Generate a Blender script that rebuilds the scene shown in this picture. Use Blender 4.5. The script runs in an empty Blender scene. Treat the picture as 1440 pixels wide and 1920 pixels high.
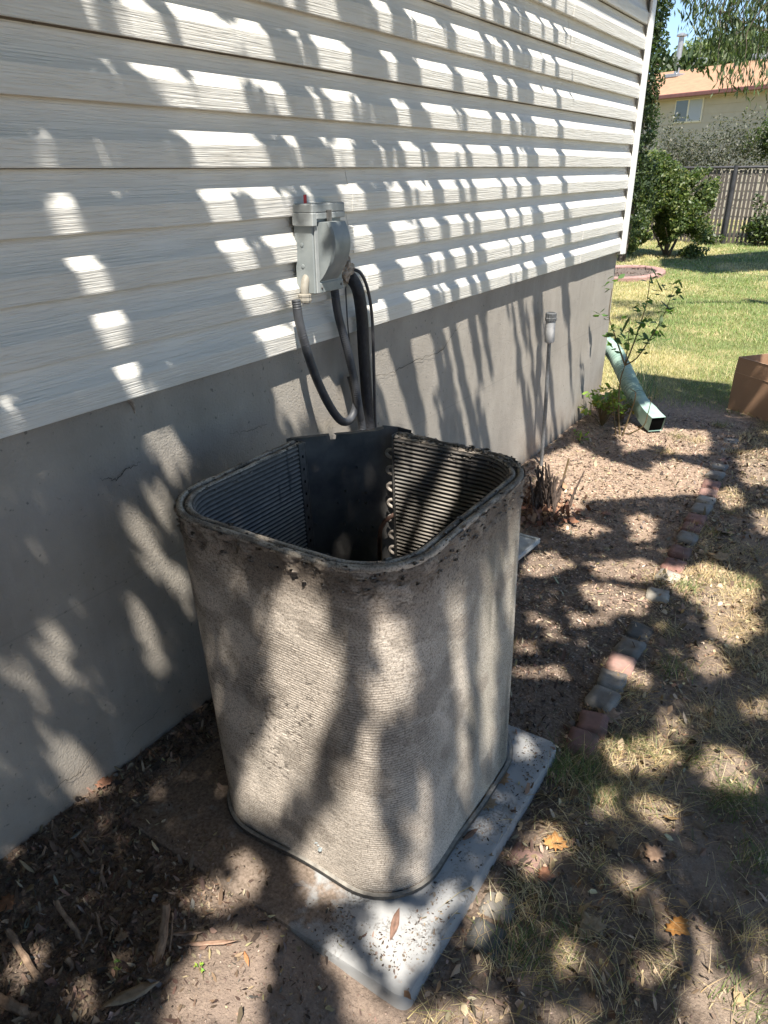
import bpy, math, random
import numpy as np
from mathutils import Vector, Matrix, noise as mnoise

random.seed(7)
RNG = np.random.default_rng(7)
C = bpy.context.scene.collection
SC = bpy.context.scene

# ------------------------------------------------------------------ camera, sky, sun, exposure
CAM = np.array([1.485, 0.0, 1.596])
ROT = np.array([[0.842645, -0.22181, -0.490662], [0.538414, 0.360112, 0.761859], [-0.007705, 0.906156, -0.422873]])
cam_data = bpy.data.cameras.new('camera')
cam = bpy.data.objects.new('camera', cam_data)
C.objects.link(cam)
mw = Matrix(((ROT[0, 0], ROT[0, 1], -ROT[0, 2], CAM[0]), (ROT[1, 0], ROT[1, 1], -ROT[1, 2], CAM[1]),
             (ROT[2, 0], ROT[2, 1], -ROT[2, 2], CAM[2]), (0, 0, 0, 1)))
cam.matrix_world = mw
cam_data.sensor_fit = 'VERTICAL'
cam_data.sensor_height = 24.0
cam_data.lens = 24.0 * 1372 / 1920
cam_data.clip_start = 0.02
cam_data.clip_end = 600
SC.camera = cam

SUN = Vector((0.292, -0.382, 0.876)).normalized()       # towards the sun
world = bpy.data.worlds.new('World')
SC.world = world
world.use_nodes = True
nt = world.node_tree
nt.nodes.clear()
wo = nt.nodes.new('ShaderNodeOutputWorld')
bg = nt.nodes.new('ShaderNodeBackground')
sky = nt.nodes.new('ShaderNodeTexSky')
sky.sky_type = 'NISHITA'
sky.sun_disc = False
sky.sun_elevation = math.asin(SUN.z)
sky.sun_rotation = math.atan2(SUN.x, SUN.y)
sky.air_density = 0.9
sky.dust_density = 0.2
sky.ozone_density = 2.6
bg.inputs['Strength'].default_value = 0.092
nt.links.new(sky.outputs[0], bg.inputs[0])
nt.links.new(bg.outputs[0], wo.inputs[0])
sl = bpy.data.lights.new('sun', 'SUN')
sl.energy = 5.0
sl.angle = math.radians(0.53)
sl.color = (1.0, 0.94, 0.85)
so = bpy.data.objects.new('sun', sl)
C.objects.link(so)
so.location = (3, -4, 9)
so.rotation_euler = SUN.to_track_quat('Z', 'Y').to_euler()
SC.view_settings.view_transform = 'Standard'
SC.view_settings.look = 'None'
SC.view_settings.gamma = 1
SC.view_settings.exposure = 1.28
SC.view_settings.use_curve_mapping = False
SC.render.engine = 'CYCLES'
SC.cycles.use_denoising = True
SC.cycles.max_bounces = 8

# ------------------------------------------------------------------ helpers
def ray(px, py):
    return ROT @ np.array([px - 720.0, 960.0 - py, 1372.0])
def onz(px, py, z=0.0):
    r = ray(px, py); t = (z - CAM[2]) / r[2]
    return CAM + r * t
def onx(px, py, x=0.0):
    r = ray(px, py); t = (x - CAM[0]) / r[0]
    return CAM + r * t
def ony(px, py, y):
    r = ray(px, py); t = (y - CAM[1]) / r[1]
    return CAM + r * t

def tag(o, label=None, cat=None, group=None, kind=None):
    if label: o['label'] = label
    if cat: o['category'] = cat
    if group: o['group'] = group
    if kind: o['kind'] = kind
    return o
def empty(name, loc, label, cat, group=None):
    o = bpy.data.objects.new(name, None)
    o.location = loc
    o.empty_display_size = 0.05
    C.objects.link(o)
    return tag(o, label, cat, group)
def link(name, me, mat=None, parent=None, smooth=False):
    if mat is not None:
        for m in (mat if isinstance(mat, (list, tuple)) else [mat]):
            me.materials.append(m)
    if smooth:
        me.polygons.foreach_set('use_smooth', np.ones(len(me.polygons), dtype=bool))
    o = bpy.data.objects.new(name, me)
    C.objects.link(o)
    if parent is not None:
        o.parent = parent
        if parent.parent is not None:
            o.matrix_parent_inverse = Matrix.Translation(-(parent.location + parent.parent.location)) if False else Matrix.Identity(4)
    return o
def origin(parent):
    """world position that a part's vertices must be given relative to"""
    v = Vector((0, 0, 0))
    p = parent
    while p is not None:
        v += p.location
        p = p.parent
    return np.array(v)
def np_mesh(name, V, F, k):
    """V (n,3), F (m,k) int -> mesh, quick"""
    me = bpy.data.meshes.new(name)
    V = np.ascontiguousarray(V, dtype=np.float32); F = np.ascontiguousarray(F, dtype=np.int32)
    me.vertices.add(len(V)); me.vertices.foreach_set('co', V.ravel())
    me.loops.add(F.size); me.loops.foreach_set('vertex_index', F.ravel())
    me.polygons.add(len(F)); me.polygons.foreach_set('loop_start', np.arange(0, F.size, k, dtype=np.int32))
    me.update(calc_edges=True)
    return me
def set_col(me, cols, name='tint'):
    a = me.color_attributes.new(name, 'FLOAT_COLOR', 'POINT')
    c = np.ones((len(cols), 4), dtype=np.float32); c[:, :3] = cols
    a.data.foreach_set('color', c.ravel())

class MB:
    def __init__(s): s.v = []; s.f = []
    def add(s, V, F):
        n = len(s.v); s.v += [tuple(float(c) for c in p) for p in V]; s.f += [tuple(i + n for i in q) for q in F]; return s
    def box(s, x0, x1, y0, y1, z0, z1, bev=0.0, M=None):
        import itertools
        if bev <= 0:
            V = [(x, y, z) for x in (x0, x1) for y in (y0, y1) for z in (z0, z1)]
            F = [(0, 1, 3, 2), (4, 6, 7, 5), (0, 4, 5, 1), (2, 3, 7, 6), (0, 2, 6, 4), (1, 5, 7, 3)]
        else:
            c = [(x0 + x1) / 2, (y0 + y1) / 2, (z0 + z1) / 2]; h = [(x1 - x0) / 2, (y1 - y0) / 2, (z1 - z0) / 2]
            V = []; idx = {}
            for sx in (-1, 1):
                for sy in (-1, 1):
                    for sz in (-1, 1):
                        for a in range(3):
                            p = []
                            for k, sg in enumerate((sx, sy, sz)):
                                p.append(c[k] + sg * (h[k] if k == a else h[k] - bev))
                            idx[(sx, sy, sz, a)] = len(V); V.append(p)
            F = []
            for a in range(3):
                b, d = (a + 1) % 3, (a + 2) % 3
                for sg in (-1, 1):
                    q = []
                    for u, w in ((-1, -1), (1, -1), (1, 1), (-1, 1)):
                        k = [0, 0, 0]; k[a] = sg; k[b] = u; k[d] = w; q.append(idx[(k[0], k[1], k[2], a)])
                    F.append(q if sg > 0 else q[::-1])
            for a in range(3):
                b, d = (a + 1) % 3, (a + 2) % 3
                for u in (-1, 1):
                    for w in (-1, 1):
                        k0 = [0, 0, 0]; k0[b] = u; k0[d] = w; k0[a] = -1; k1 = list(k0); k1[a] = 1
                        F.append([idx[(*k0, b)], idx[(*k1, b)], idx[(*k1, d)], idx[(*k0, d)]])
            for sx in (-1, 1):
                for sy in (-1, 1):
                    for sz in (-1, 1):
                        F.append([idx[(sx, sy, sz, a)] for a in range(3)])
        if M is not None: V = [tuple(M @ Vector(p)) for p in V]
        return s.add(V, F)
    def tube(s, pts, r, n=10, cap=True, sq=None):
        pts = [Vector(p) for p in pts]; N = len(pts)
        rs = r if hasattr(r, '__len__') else [r] * N
        t0 = (pts[1] - pts[0]).normalized()
        up = Vector((0, 0, 1)) if abs(t0.z) < .9 else Vector((1, 0, 0))
        a = t0.cross(up).normalized()
        V = []
        for i, p in enumerate(pts):
            t = (pts[min(i + 1, N - 1)] - pts[max(i - 1, 0)]).normalized()
            a = (a - t * a.dot(t)).normalized(); b = t.cross(a)
            for k in range(n):
                an = 2 * math.pi * k / n
                ca, sa = math.cos(an), math.sin(an)
                if sq is not None and sq[i] > 0:
                    m = max(abs(ca), abs(sa)); f = (1 - sq[i]) + sq[i] / m * .9
                    ca *= f; sa *= f
                V.append(p + (a * ca + b * sa) * rs[i])
        F = []
        for i in range(N - 1):
            for k in range(n):
                k2 = (k + 1) % n
                F.append((i * n + k, i * n + k2, (i + 1) * n + k2, (i + 1) * n + k))
        if cap:
            F.append(tuple(range(n))[::-1]); F.append(tuple((N - 1) * n + k for k in range(n)))
        return s.add(V, F)
    def build(s, name, mat, parent=None, smooth=False, sharp=38):
        me = bpy.data.meshes.new(name)
        og = origin(parent)
        me.from_pydata([(x - og[0], y - og[1], z - og[2]) for x, y, z in s.v], [], s.f)
        import bmesh
        bm = bmesh.new(); bm.from_mesh(me); bmesh.ops.recalc_face_normals(bm, faces=bm.faces); bm.to_mesh(me); bm.free()
        o = link(name, me, mat, parent, smooth)
        if smooth:
            try: me.set_sharp_from_angle(angle=math.radians(sharp))
            except Exception: pass
        return o

def spline(pts, per=8):
    P = [np.array(p, float) for p in pts]
    P = [2 * P[0] - P[1]] + P + [2 * P[-1] - P[-2]]
    out = []
    for i in range(1, len(P) - 2):
        for k in range(per):
            t = k / per
            out.append(.5 * ((2 * P[i]) + (-P[i - 1] + P[i + 1]) * t + (2 * P[i - 1] - 5 * P[i] + 4 * P[i + 1] - P[i + 2]) * t * t + (-P[i - 1] + 3 * P[i] - 3 * P[i + 1] + P[i + 2]) * t ** 3))
    out.append(P[-2])
    return [tuple(p) for p in out]

# numpy value noise
_T = RNG.random((256, 256))
def vn(x, y, seed=0):
    x = np.asarray(x, float) + seed * 17.31; y = np.asarray(y, float) + seed * 9.77
    xi = np.floor(x).astype(int); yi = np.floor(y).astype(int); fx = x - xi; fy = y - yi
    fx = fx * fx * (3 - 2 * fx); fy = fy * fy * (3 - 2 * fy)
    g = lambda a, b: _T[a & 255, b & 255]
    return (g(xi, yi) * (1 - fx) + g(xi + 1, yi) * fx) * (1 - fy) + (g(xi, yi + 1) * (1 - fx) + g(xi + 1, yi + 1) * fx) * fy
def fbm(x, y, o=4, seed=0):
    s = 0; a = .5; tot = 0
    for k in range(o):
        s = s + a * vn(x * 2 ** k, y * 2 ** k, seed + k * 3); tot += a; a *= .5
    return s / tot
def sstep(a, b, x):
    t = np.clip((x - a) / (b - a), 0, 1); return t * t * (3 - 2 * t)

# ------------------------------------------------------------------ materials
class Mat:
    def __init__(s, name, rough=.8, metal=0.0):
        s.m = bpy.data.materials.new(name); s.m.use_nodes = True
        s.nt = s.m.node_tree; s.n = s.nt.nodes; s.l = s.nt.links
        s.b = s.n['Principled BSDF']; s.b.inputs['Roughness'].default_value = rough; s.b.inputs['Metallic'].default_value = metal
        s.tc = s.n.new('ShaderNodeTexCoord'); s.h = None
    def co(s, scale=(1, 1, 1), kind='geo'):
        mp = s.n.new('ShaderNodeMapping'); mp.inputs['Scale'].default_value = scale
        if kind == 'geo':
            g = s.n.new('ShaderNodeNewGeometry'); s.l.new(g.outputs['Position'], mp.inputs[0])
        else: s.l.new(s.tc.outputs['Object'], mp.inputs[0])
        return mp.outputs[0]
    def noise(s, sc, det=4, scale=(1, 1, 1), rough=.55, dist=0, kind='geo'):
        t = s.n.new('ShaderNodeTexNoise'); t.inputs['Scale'].default_value = sc; t.inputs['Detail'].default_value = det
        t.inputs['Roughness'].default_value = rough; t.inputs['Distortion'].default_value = dist
        s.l.new(s.co(scale, kind), t.inputs['Vector']); return t.outputs[0]
    def voro(s, sc, scale=(1, 1, 1), feat='F1', kind='geo'):
        t = s.n.new('ShaderNodeTexVoronoi'); t.inputs['Scale'].default_value = sc; t.feature = feat
        s.l.new(s.co(scale, kind), t.inputs['Vector']); return t
    def ramp(s, fac, stops):
        r = s.n.new('ShaderNodeValToRGB'); e = r.color_ramp.elements
        e[0].position = stops[0][0]; e[0].color = (*stops[0][1], 1)
        e[1].position = stops[1][0]; e[1].color = (*stops[1][1], 1)
        for p, c in stops[2:]:
            k = e.new(p); k.color = (*c, 1)
        s.l.new(fac, r.inputs[0]); return r.outputs[0]
    def step(s, fac, a, b):
        r = s.n.new('ShaderNodeMapRange'); r.inputs[1].default_value = a; r.inputs[2].default_value = b; r.interpolation_type = 'SMOOTHSTEP'
        s.l.new(fac, r.inputs[0]); return r.outputs[0]
    def math(s, op, a, b=0.0):
        m = s.n.new('ShaderNodeMath'); m.operation = op
        for i, v in enumerate((a, b)):
            if isinstance(v, (int, float)): m.inputs[i].default_value = v
            else: s.l.new(v, m.inputs[i])
        return m.outputs[0]
    def mix(s, f, a, b, mode='MIX'):
        m = s.n.new('ShaderNodeMix'); m.data_type = 'RGBA'; m.blend_type = mode
        for sock, v in ((m.inputs[0], f), (m.inputs[6], a), (m.inputs[7], b)):
            if isinstance(v, (int, float)): sock.default_value = v
            elif isinstance(v, tuple): sock.default_value = (*v, 1)
            else: s.l.new(v, sock)
        return m.outputs[2]
    def attr(s, name='tint'):
        a = s.n.new('ShaderNodeAttribute'); a.attribute_name = name; return a.outputs[0]
    def color(s, c):
        if isinstance(c, tuple): s.b.inputs['Base Color'].default_value = (*c, 1)
        else: s.l.new(c, s.b.inputs['Base Color'])
        return s
    def xyz(s):
        g = s.n.new('ShaderNodeNewGeometry'); x = s.n.new('ShaderNodeSeparateXYZ'); s.l.new(g.outputs['Position'], x.inputs[0]); return x.outputs
    def bump(s, h, dist, strength=1.0):
        b = s.n.new('ShaderNodeBump'); b.inputs['Distance'].default_value = dist; b.inputs['Strength'].default_value = strength
        s.l.new(h, b.inputs['Height'])
        if s.h is not None: s.l.new(s.h, b.inputs['Normal'])
        s.h = b.outputs[0]; s.l.new(s.h, s.b.inputs['Normal']); return s
    def rough(s, h): s.l.new(h, s.b.inputs['Roughness']); return s

def simple(name, c0, c1, sc=20, rough=.7, metal=0, bump=0, bsc=None, kind='geo', scale=(1, 1, 1)):
    m = Mat(name, rough, metal)
    n = m.noise(sc, 5, scale, kind=kind)
    m.color(m.ramp(n, [(.3, c0), (.7, c1)]))
    if bump: m.bump(m.noise(bsc or sc * 4, 4, scale, kind=kind), bump)
    return m.m

def mat_siding():
    m = Mat('vinyl_siding', .42)
    base = m.ramp(m.noise(1.3, 5, (1, 1, 2.2)), [(.3, (.62, .605, .56)), (.7, (.68, .665, .62))])
    dirt = m.step(m.noise(9, 6, (1, .35, 1.6)), .56, .8)
    base = m.mix(m.math('MULTIPLY', dirt, .28), base, (.42, .38, .31))
    speck = m.step(m.voro(26, (1, 1, 1)).outputs['Distance'], .05, .02)
    pick = m.step(m.noise(14, 2), .6, .66)
    base = m.mix(m.math('MULTIPLY', speck, m.math('MULTIPLY', pick, .8)), base, (.1, .08, .06))
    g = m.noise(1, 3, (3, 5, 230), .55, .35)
    base = m.mix(m.math('MULTIPLY', m.step(g, .48, .36), .16), base, (.36, .345, .31))  # grain grooves darkened in colour, standing in for weak bump shading
    m.color(base)
    m.bump(m.step(g, .38, .58), .0009, .9)
    g2 = m.noise(1, 3, (3, 14, 520))
    m.bump(g2, .0007, .8)
    m.bump(m.noise(2.5, 3, (1, 1, 1)), .004, .35)
    return m.m
def mat_concrete():
    m = Mat('foundation_concrete', .93)
    z = m.xyz()[2]; y = m.xyz()[1]
    base = m.ramp(m.noise(2.6, 7, (1, 1, 1), .62), [(.28, (.245, .225, .195)), (.5, (.31, .283, .245)), (.72, (.37, .34, .295))])
    streak = m.noise(5, 4, (1, 3.4, .35))
    base = m.mix(m.math('MULTIPLY', m.step(streak, .45, .75), .4), base, (.39, .355, .31))
    base = m.mix(m.math('MULTIPLY', m.step(m.noise(3.3, 6, (1, 1, .8)), .52, .7), .35), base, (.205, .185, .16))
    lowm = m.math('MULTIPLY', m.step(z, .30, .0), m.step(m.noise(4, 5, (1, 1, 1)), .3, .7))
    base = m.mix(m.math('MULTIPLY', lowm, .9), base, (.26, .19, .135))
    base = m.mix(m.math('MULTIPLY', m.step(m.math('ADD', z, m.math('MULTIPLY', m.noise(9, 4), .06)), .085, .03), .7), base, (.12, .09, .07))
    base = m.mix(m.math('MULTIPLY', m.step(m.math('ABSOLUTE', m.math('SUBTRACT', z, .62)), .004, .001), .25), base, (.17, .16, .14))
    base = m.mix(m.step(m.noise(60, 3), .64, .74), base, (.16, .15, .13))
    m.color(base)
    m.bump(m.noise(150, 5, (1, 1, 1), .7), .0032, 1)
    m.bump(m.noise(30, 5), .003, .5)
    return m.m
def mat_ground():
    m = Mat('soil_and_lawn_ground', .97)
    X = m.xyz()
    wob = m.math('MULTIPLY', m.math('SUBTRACT', m.noise(2.2, 4), .5), .7)
    soil = m.ramp(m.noise(7, 8, (1, 1, 1), .7), [(.3, (.075, .052, .039)), (.5, (.165, .118, .088)), (.7, (.28, .21, .163))])
    grit = m.ramp(m.noise(95, 5, (1, 1, 1), .75), [(.34, (.035, .025, .019)), (.5, (.18, .135, .10)), (.68, (.42, .33, .255))])
    soil = m.mix(.5, soil, grit)
    tan = m.ramp(m.voro(70).outputs['Color'], [(.1, (.24, .165, .115)), (.9, (.48, .355, .26))])
    bedfar = m.math('MULTIPLY', m.step(m.math('ADD', X[1], wob), 2.6, 3.4), m.step(m.math('ADD', X[0], m.math('MULTIPLY', wob, .4)), 1.15, .9))
    soil = m.mix(m.math('MULTIPLY', bedfar, .7), soil, tan)
    front = m.step(m.math('ADD', X[1], wob), 1.15, .6)
    soil = m.mix(m.math('MULTIPLY', m.math('MULTIPLY', front, m.step(X[0], .45, .75)), .6), soil, (.34, .26, .21))
    rt = m.math('MULTIPLY', m.step(X[0], 1.05, 1.2), m.step(m.noise(6, 5), .35, .6))
    soil = m.mix(m.math('MULTIPLY', rt, .5), soil, (.36, .28, .215))
    lawnmask = m.math('MAXIMUM', m.step(m.math('ADD', X[1], wob), 5.5, 6.1),
                      m.math('MULTIPLY', m.step(m.math('ADD', X[0], m.math('MULTIPLY', wob, .3)), 1.02, 1.2), m.step(m.math('ADD', X[1], wob), 4.4, 5.4)))
    lawn = m.ramp(m.noise(1.1, 6, (1, 1, 1), .6), [(.32, (.07, .10, .028)), (.50, (.17, .165, .06)), (.62, (.33, .275, .13))])
    m.color(m.mix(lawnmask, soil, lawn))
    m.bump(m.noise(120, 5, (1, 1, 1), .75), .006, 1)
    m.bump(m.noise(30, 5, (1, 1, 1), .6), .012, .7)
    return m.m
def mat_tint(name, rough=.8, trans=0.0, bump=0.0):
    m = Mat(name, rough)
    col = m.attr()
    v = m.noise(40, 3)
    col = m.mix(.35, col, m.ramp(v, [(.3, (.35, .35, .35)), (.7, (1, 1, 1))]), 'MULTIPLY')
    m.color(col)
    if trans > 0:
        t = m.n.new('ShaderNodeBsdfTranslucent'); mx = m.n.new('ShaderNodeMixShader'); mx.inputs[0].default_value = trans
        br = m.mix(1.0, col, (1.3, 1.5, .6), 'MULTIPLY'); m.l.new(br, t.inputs[0])
        m.l.new(m.b.outputs[0], mx.inputs[1]); m.l.new(t.outputs[0], mx.inputs[2])
        m.l.new(mx.outputs[0], m.n['Material Output'].inputs[0])
    if bump: m.bump(m.noise(300, 3), bump)
    return m.m
def mat_coil(inner=False):
    m = Mat('dusty_coil_inside' if inner else 'dusty_coil_outside', .96)
    d = m.attr('tint')
    if inner:
        m.color(m.mix(.4, d, m.ramp(m.noise(45, 5, (1, 1, 2.5)), [(.35, (.3, .3, .3)), (.65, (1, 1, 1))]), 'MULTIPLY'))
        m.bump(m.noise(500, 3, (1, 1, 1)), .0010, .7)
        m.b.inputs['Roughness'].default_value = .75
    else:
        sp = m.ramp(m.noise(240, 4, (1, 1, 1), .7), [(.38, (.40, .37, .34)), (.50, (1.0, 1.0, 1.0)), (.68, (1.22, 1.21, 1.2))])
        m.color(m.mix(.8, d, sp, 'MULTIPLY'))
        m.bump(m.noise(420, 5, (1, 1, 1), .75), .0022, 1)
        m.bump(m.noise(80, 4), .0016, .6)
    return m.m
def mat_pad():
    m = Mat('condenser_pad_composite', .55)
    X = m.xyz()
    base = m.ramp(m.noise(6, 5), [(.3, (.25, .25, .248)), (.7, (.31, .31, .306))])
    # soil washed over the pad, thick to the left and front, thin to the right
    cover = m.math('ADD', m.math('MULTIPLY', m.step(X[0], .88, .58), .68), m.math('MULTIPLY', m.math('SUBTRACT', m.noise(9, 7, (1, 1, 1), .68), .5), 2.3))
    cover = m.step(cover, .16, .5)
    specks = m.step(m.noise(150, 6, (1, 1, 1), .78), .52, .60)
    patch = m.step(m.noise(7, 6, (1, 1, 1), .65), .47, .62)
    f = m.math('MAXIMUM', cover, m.math('MULTIPLY', specks, m.math('MULTIPLY', patch, .6)))
    soil = m.ramp(m.noise(120, 5, (1, 1, 1), .75), [(.35, (.10, .075, .055)), (.65, (.25, .195, .155))])
    m.color(m.mix(f, base, soil))
    m.rough(m.step(f, -1.2, .8))
    m.bump(f, .002, .9)
    m.bump(m.noise(220, 4), .0012, .5)
    return m.m

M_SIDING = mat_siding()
M_CONC = mat_concrete()
M_GROUND = mat_ground()
M_LITTER = mat_tint('leaf_litter', .85, 0, .001)
M_GRASS = mat_tint('grass_blades', .6, .25)
M_LEAF = mat_tint('living_leaves', .5, .35)
M_BRICK = mat_tint('weathered_paver', .92, 0, .002)
M_COIL_O = mat_coil(False)
M_COIL_I = mat_coil(True)
M_PAD = mat_pad()
M_TRIM = simple('white_corner_vinyl', (.72, .72, .71), (.78, .78, .77), 8, .4)
M_BARK = simple('tree_bark', (.06, .045, .035), (.16, .125, .10), 30, .95, 0, .006, 60)
M_STEM = simple('cut_stem_bark', (.09, .055, .035), (.26, .18, .12), 60, .85, 0, .002, 220)
M_STEMD = simple('dark_weathered_stem', (.045, .032, .026), (.12, .085, .065), 50, .9, 0, .002, 200)
M_STEMG = simple('rose_stem', (.10, .085, .035), (.18, .12, .06), 30, .7)
M_GREYPAINT = simple('grey_painted_steel', (.19, .215, .22), (.26, .285, .285), 18, .42, 0, .0004, 200)
M_LIDPAINT = simple('pale_grey_lid_paint', (.29, .31, .31), (.35, .37, .365), 25, .45, 0, .0004, 200)
M_PVCTAN = simple('aged_pale_connector', (.20, .185, .155), (.28, .26, .22), 40, .6)
M_CONDUIT = simple('grey_flexible_conduit', (.032, .034, .04), (.06, .064, .072), 30, .5)
M_FOAM = simple('black_foam_insulation', (.012, .013, .017), (.03, .031, .036), 60, .6, 0, .003, 90)
M_CABLE = simple('dark_cable_jacket', (.035, .035, .04), (.06, .06, .065), 30, .5)
M_PUTTY = simple('crumbly_duct_seal', (.20, .15, .11), (.48, .42, .35), 90, .95, 0, .006, 120)
M_DARKSTEEL = simple('dusty_dark_sheet_metal', (.07, .07, .071), (.16, .15, .138), 14, .55, .3, .001, 60)
M_ENDPLATE = simple('dull_end_plate', (.07, .068, .063), (.16, .15, .14), 50, .6, .4)
M_COPPER = simple('dusty_copper', (.16, .085, .065), (.26, .17, .14), 50, .5, .5)
M_BEND = simple('dusty_return_bend', (.38, .335, .29), (.55, .49, .43), 60, .7, .1)
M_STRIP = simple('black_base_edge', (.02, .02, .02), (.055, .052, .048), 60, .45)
M_STRIPTOP = simple('paler_edge_top', (.14, .13, .115), (.28, .26, .23), 70, .6)
M_GALV = simple('galvanised_rod', (.17, .18, .19), (.27, .28, .29), 60, .45, .5)
M_PVC = simple('weathered_white_pvc', (.30, .31, .32), (.42, .42, .42), 30, .6, 0, .001, 120)
M_DKCAP = simple('dark_ribbed_cap', (.05, .055, .06), (.12, .125, .13), 60, .6)
M_HOSE = simple('pale_green_drain_hose', (.19, .30, .25), (.32, .42, .37), 12, .5)
M_BLACK = simple('hole_shade_black', (.003, .003, .003), (.005, .005, .005), 12, 1.0)  # matt black painted where openings hold only shade
M_BLACK.node_tree.nodes['Principled BSDF'].inputs['Specular IOR Level'].default_value = 0
M_CARD = simple('brown_cardboard', (.32, .19, .115), (.36, .215, .13), 9, .85, 0, .001, 120)
M_CARDEDGE = simple('cardboard_edge', (.42, .27, .17), (.48, .31, .2), 60, .9)
M_CRACK = simple('crack_shade', (.03, .027, .022), (.06, .055, .045), 60, .95)
M_RED = simple('red_tag', (.45, .02, .025), (.55, .03, .03), 60, .5)
M_SHINGLE = None

# ------------------------------------------------------------------ ground height
def in_pad(x, y): return (x > .135) & (x < 1.01) & (y > .805) & (y < 1.69)
def gheight(x, y):
    h = (fbm(x * 5, y * 5, 4, 2) - .5) * .030 + (fbm(x * 24, y * 24, 3, 5) - .5) * .011
    # soil heaped against the left and front of the pad
    mound = sstep(1.02, .62, x) * sstep(2.2, 1.6, y) * sstep(-.4, .3, y + .3)
    h = h * (1 - .45 * mound) + mound * .045
    h = h + .02 * sstep(.25, .0, x) * sstep(6, 5, y)
    inside = in_pad(x, y)
    edge = np.minimum(np.minimum(x - .135, 1.01 - x), np.minimum(y - .805, 1.69 - y))
    h = np.where(inside, np.minimum(h, .044 - .05 * np.clip(edge * 25, 0, 1)), h)
    h = np.where((y > 5.5), h * .6, h)
    return h
def coords(lo, hi, f0, f1, fine, grow=1.25):
    mid = np.arange(f0, f1, fine)
    out = [mid]
    a = []; p = f1; st = fine
    while p < hi: a.append(p); p += st; st *= grow
    a.append(hi)
    b = []; p = f0 - fine; st = fine
    while p > lo: b.append(p); st *= grow; p -= st
    b.append(lo)
    return np.concatenate([np.array(b[::-1]), mid, np.array(a)])
def build_ground():
    xs = coords(-300, 300, -.03, 2.0, .011, 1.12); ys = coords(-120, 500, .2, 3.0, .011, 1.035)
    X, Y = np.meshgrid(xs, ys, indexing='ij')
    Z = gheight(X, Y)
    far = np.maximum(np.abs(X - 1), np.abs(Y - 5))
    Z = Z * sstep(60, 15, far) - .0 
    nx, ny = X.shape
    V = np.stack([X.ravel(), Y.ravel(), Z.ravel()], 1)
    i = (np.arange(nx - 1)[:, None] * ny + np.arange(ny - 1)[None, :]).ravel()
    F = np.stack([i, i + ny, i + ny + 1, i + 1], 1)
    me = np_mesh('ground', V, F, 4)
    o = link('ground', me, M_GROUND, None, True)
    tag(o, kind='structure', label='brown soil bed turning to dry patchy lawn')
build_ground()

# ------------------------------------------------------------------ the house with its siding
YC = 5.25                      # far corner
house = empty('house', (0, 2, 0), 'pale grey horizontal vinyl sided house wall on a bare concrete foundation', 'house')
E_ = .127; Z0 = 1.097
def strip_profile(z0):
    return [(.004, z0 + .004), (.031, z0 + .0005), (.0340, z0 + .001), (.0346, z0 + .004), (.0360, z0 + .030), (.0372, z0 + .051), (.0362, z0 + .0545),
            (.0225, z0 + .073), (.0150, z0 + .090), (.0105, z0 + .108), (.0085, z0 + .1262)]
def siding_panel(zb, y0, y1, lift):
    prof = [(x + lift, z) for x, z in strip_profile(zb)] + [(x + lift, z) for x, z in strip_profile(zb + E_)]
    ys = np.arange(y0, y1, .12).tolist() + [y1]
    V = []; F = []
    k = len(prof)
    for y in ys:
        for j, (x, z) in enumerate(prof):
            w = (mnoise.noise(Vector((y * 1.3, z * 4, 3.1))) * .0022) if 0 < j else 0
            V.append((max(x + w, .0095), y, z + mnoise.noise(Vector((y * .9, zb * 7, 8.0))) * .0018))
    for i in range(len(ys) - 1):
        for j in range(k - 1):
            F.append((i * k + j, (i + 1) * k + j, (i + 1) * k + j + 1, i * k + j + 1))
    n = len(V)
    for e in (0, len(ys) - 1):     # the cut ends of the panel
        b = len(V)
        for j, (x, z) in enumerate(prof): V.append((x - .0018, V[e * k + j][1], z))
        for j in range(k - 1): F.append((e * k + j, e * k + j + 1, b + j + 1, b + j))
    return MB().add(V, F)
seams = {0: [1.26, 4.4], 1: [1.33, 2.10, 4.9], 2: [2.08], 3: [3.2], 4: [1.9, 3.95], 5: [.9, 4.35], 6: [2.8], 7: [1.5, 4.1], 8: [3.3], 9: [2.2], 10: [1.1, 4.2], 11: [2.9], 12: [1.7]}
for r in range(13):
    cuts = [-2.6] + [s for s in seams[r]] + [YC]
    for i in range(len(cuts) - 1):
        lift = .0016 * ((i + 1) % 2)
        ov = .02 if lift > 0 else 0
        mb = siding_panel(Z0 + 2 * r * E_, cuts[i] - (ov if i else 0), min(cuts[i + 1] + ov, YC), lift)
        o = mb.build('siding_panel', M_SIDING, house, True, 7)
# wall behind, foundation, far corner
MB().box(-.45, .004, -2.6, YC, 1.075, 4.5).build('sheathing', M_CONC, house)
fd = MB()
ys = np.linspace(-2.6, YC, 160); zs = np.linspace(-.3, 1.085, 30)
V = []; F = []
for y in ys:
    for z in zs:
        V.append((mnoise.noise(Vector((y * 2, z * 2, 1))) * .004 - .002, y, z))
k = len(zs)
for i in range(len(ys) - 1):
    for j in range(k - 1): F.append((i * k + j, (i + 1) * k + j, (i + 1) * k + j + 1, i * k + j + 1))
b = len(V)
for z in zs: V.append((-8.0, YC, z))
e = (len(ys) - 1) * k
for j in range(k - 1): F.append((e + j, b + j, b + j + 1, e + j + 1))
fd.add(V, F); fd.build('foundation', M_CONC, house)
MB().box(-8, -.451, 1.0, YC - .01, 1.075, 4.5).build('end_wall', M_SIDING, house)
tr = MB()
tr.box(-.07, .046, YC - .028, YC + .030, 1.072, 4.5, .004)
tr.box(.036, .052, YC - .075, YC - .024, 1.078, 4.5, .003)
tr.build('corner_trim', M_TRIM, house)
MB().box(-8, .75, -3, YC + .6, 4.5, 4.62).build('eave', M_TRIM, house)
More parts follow.
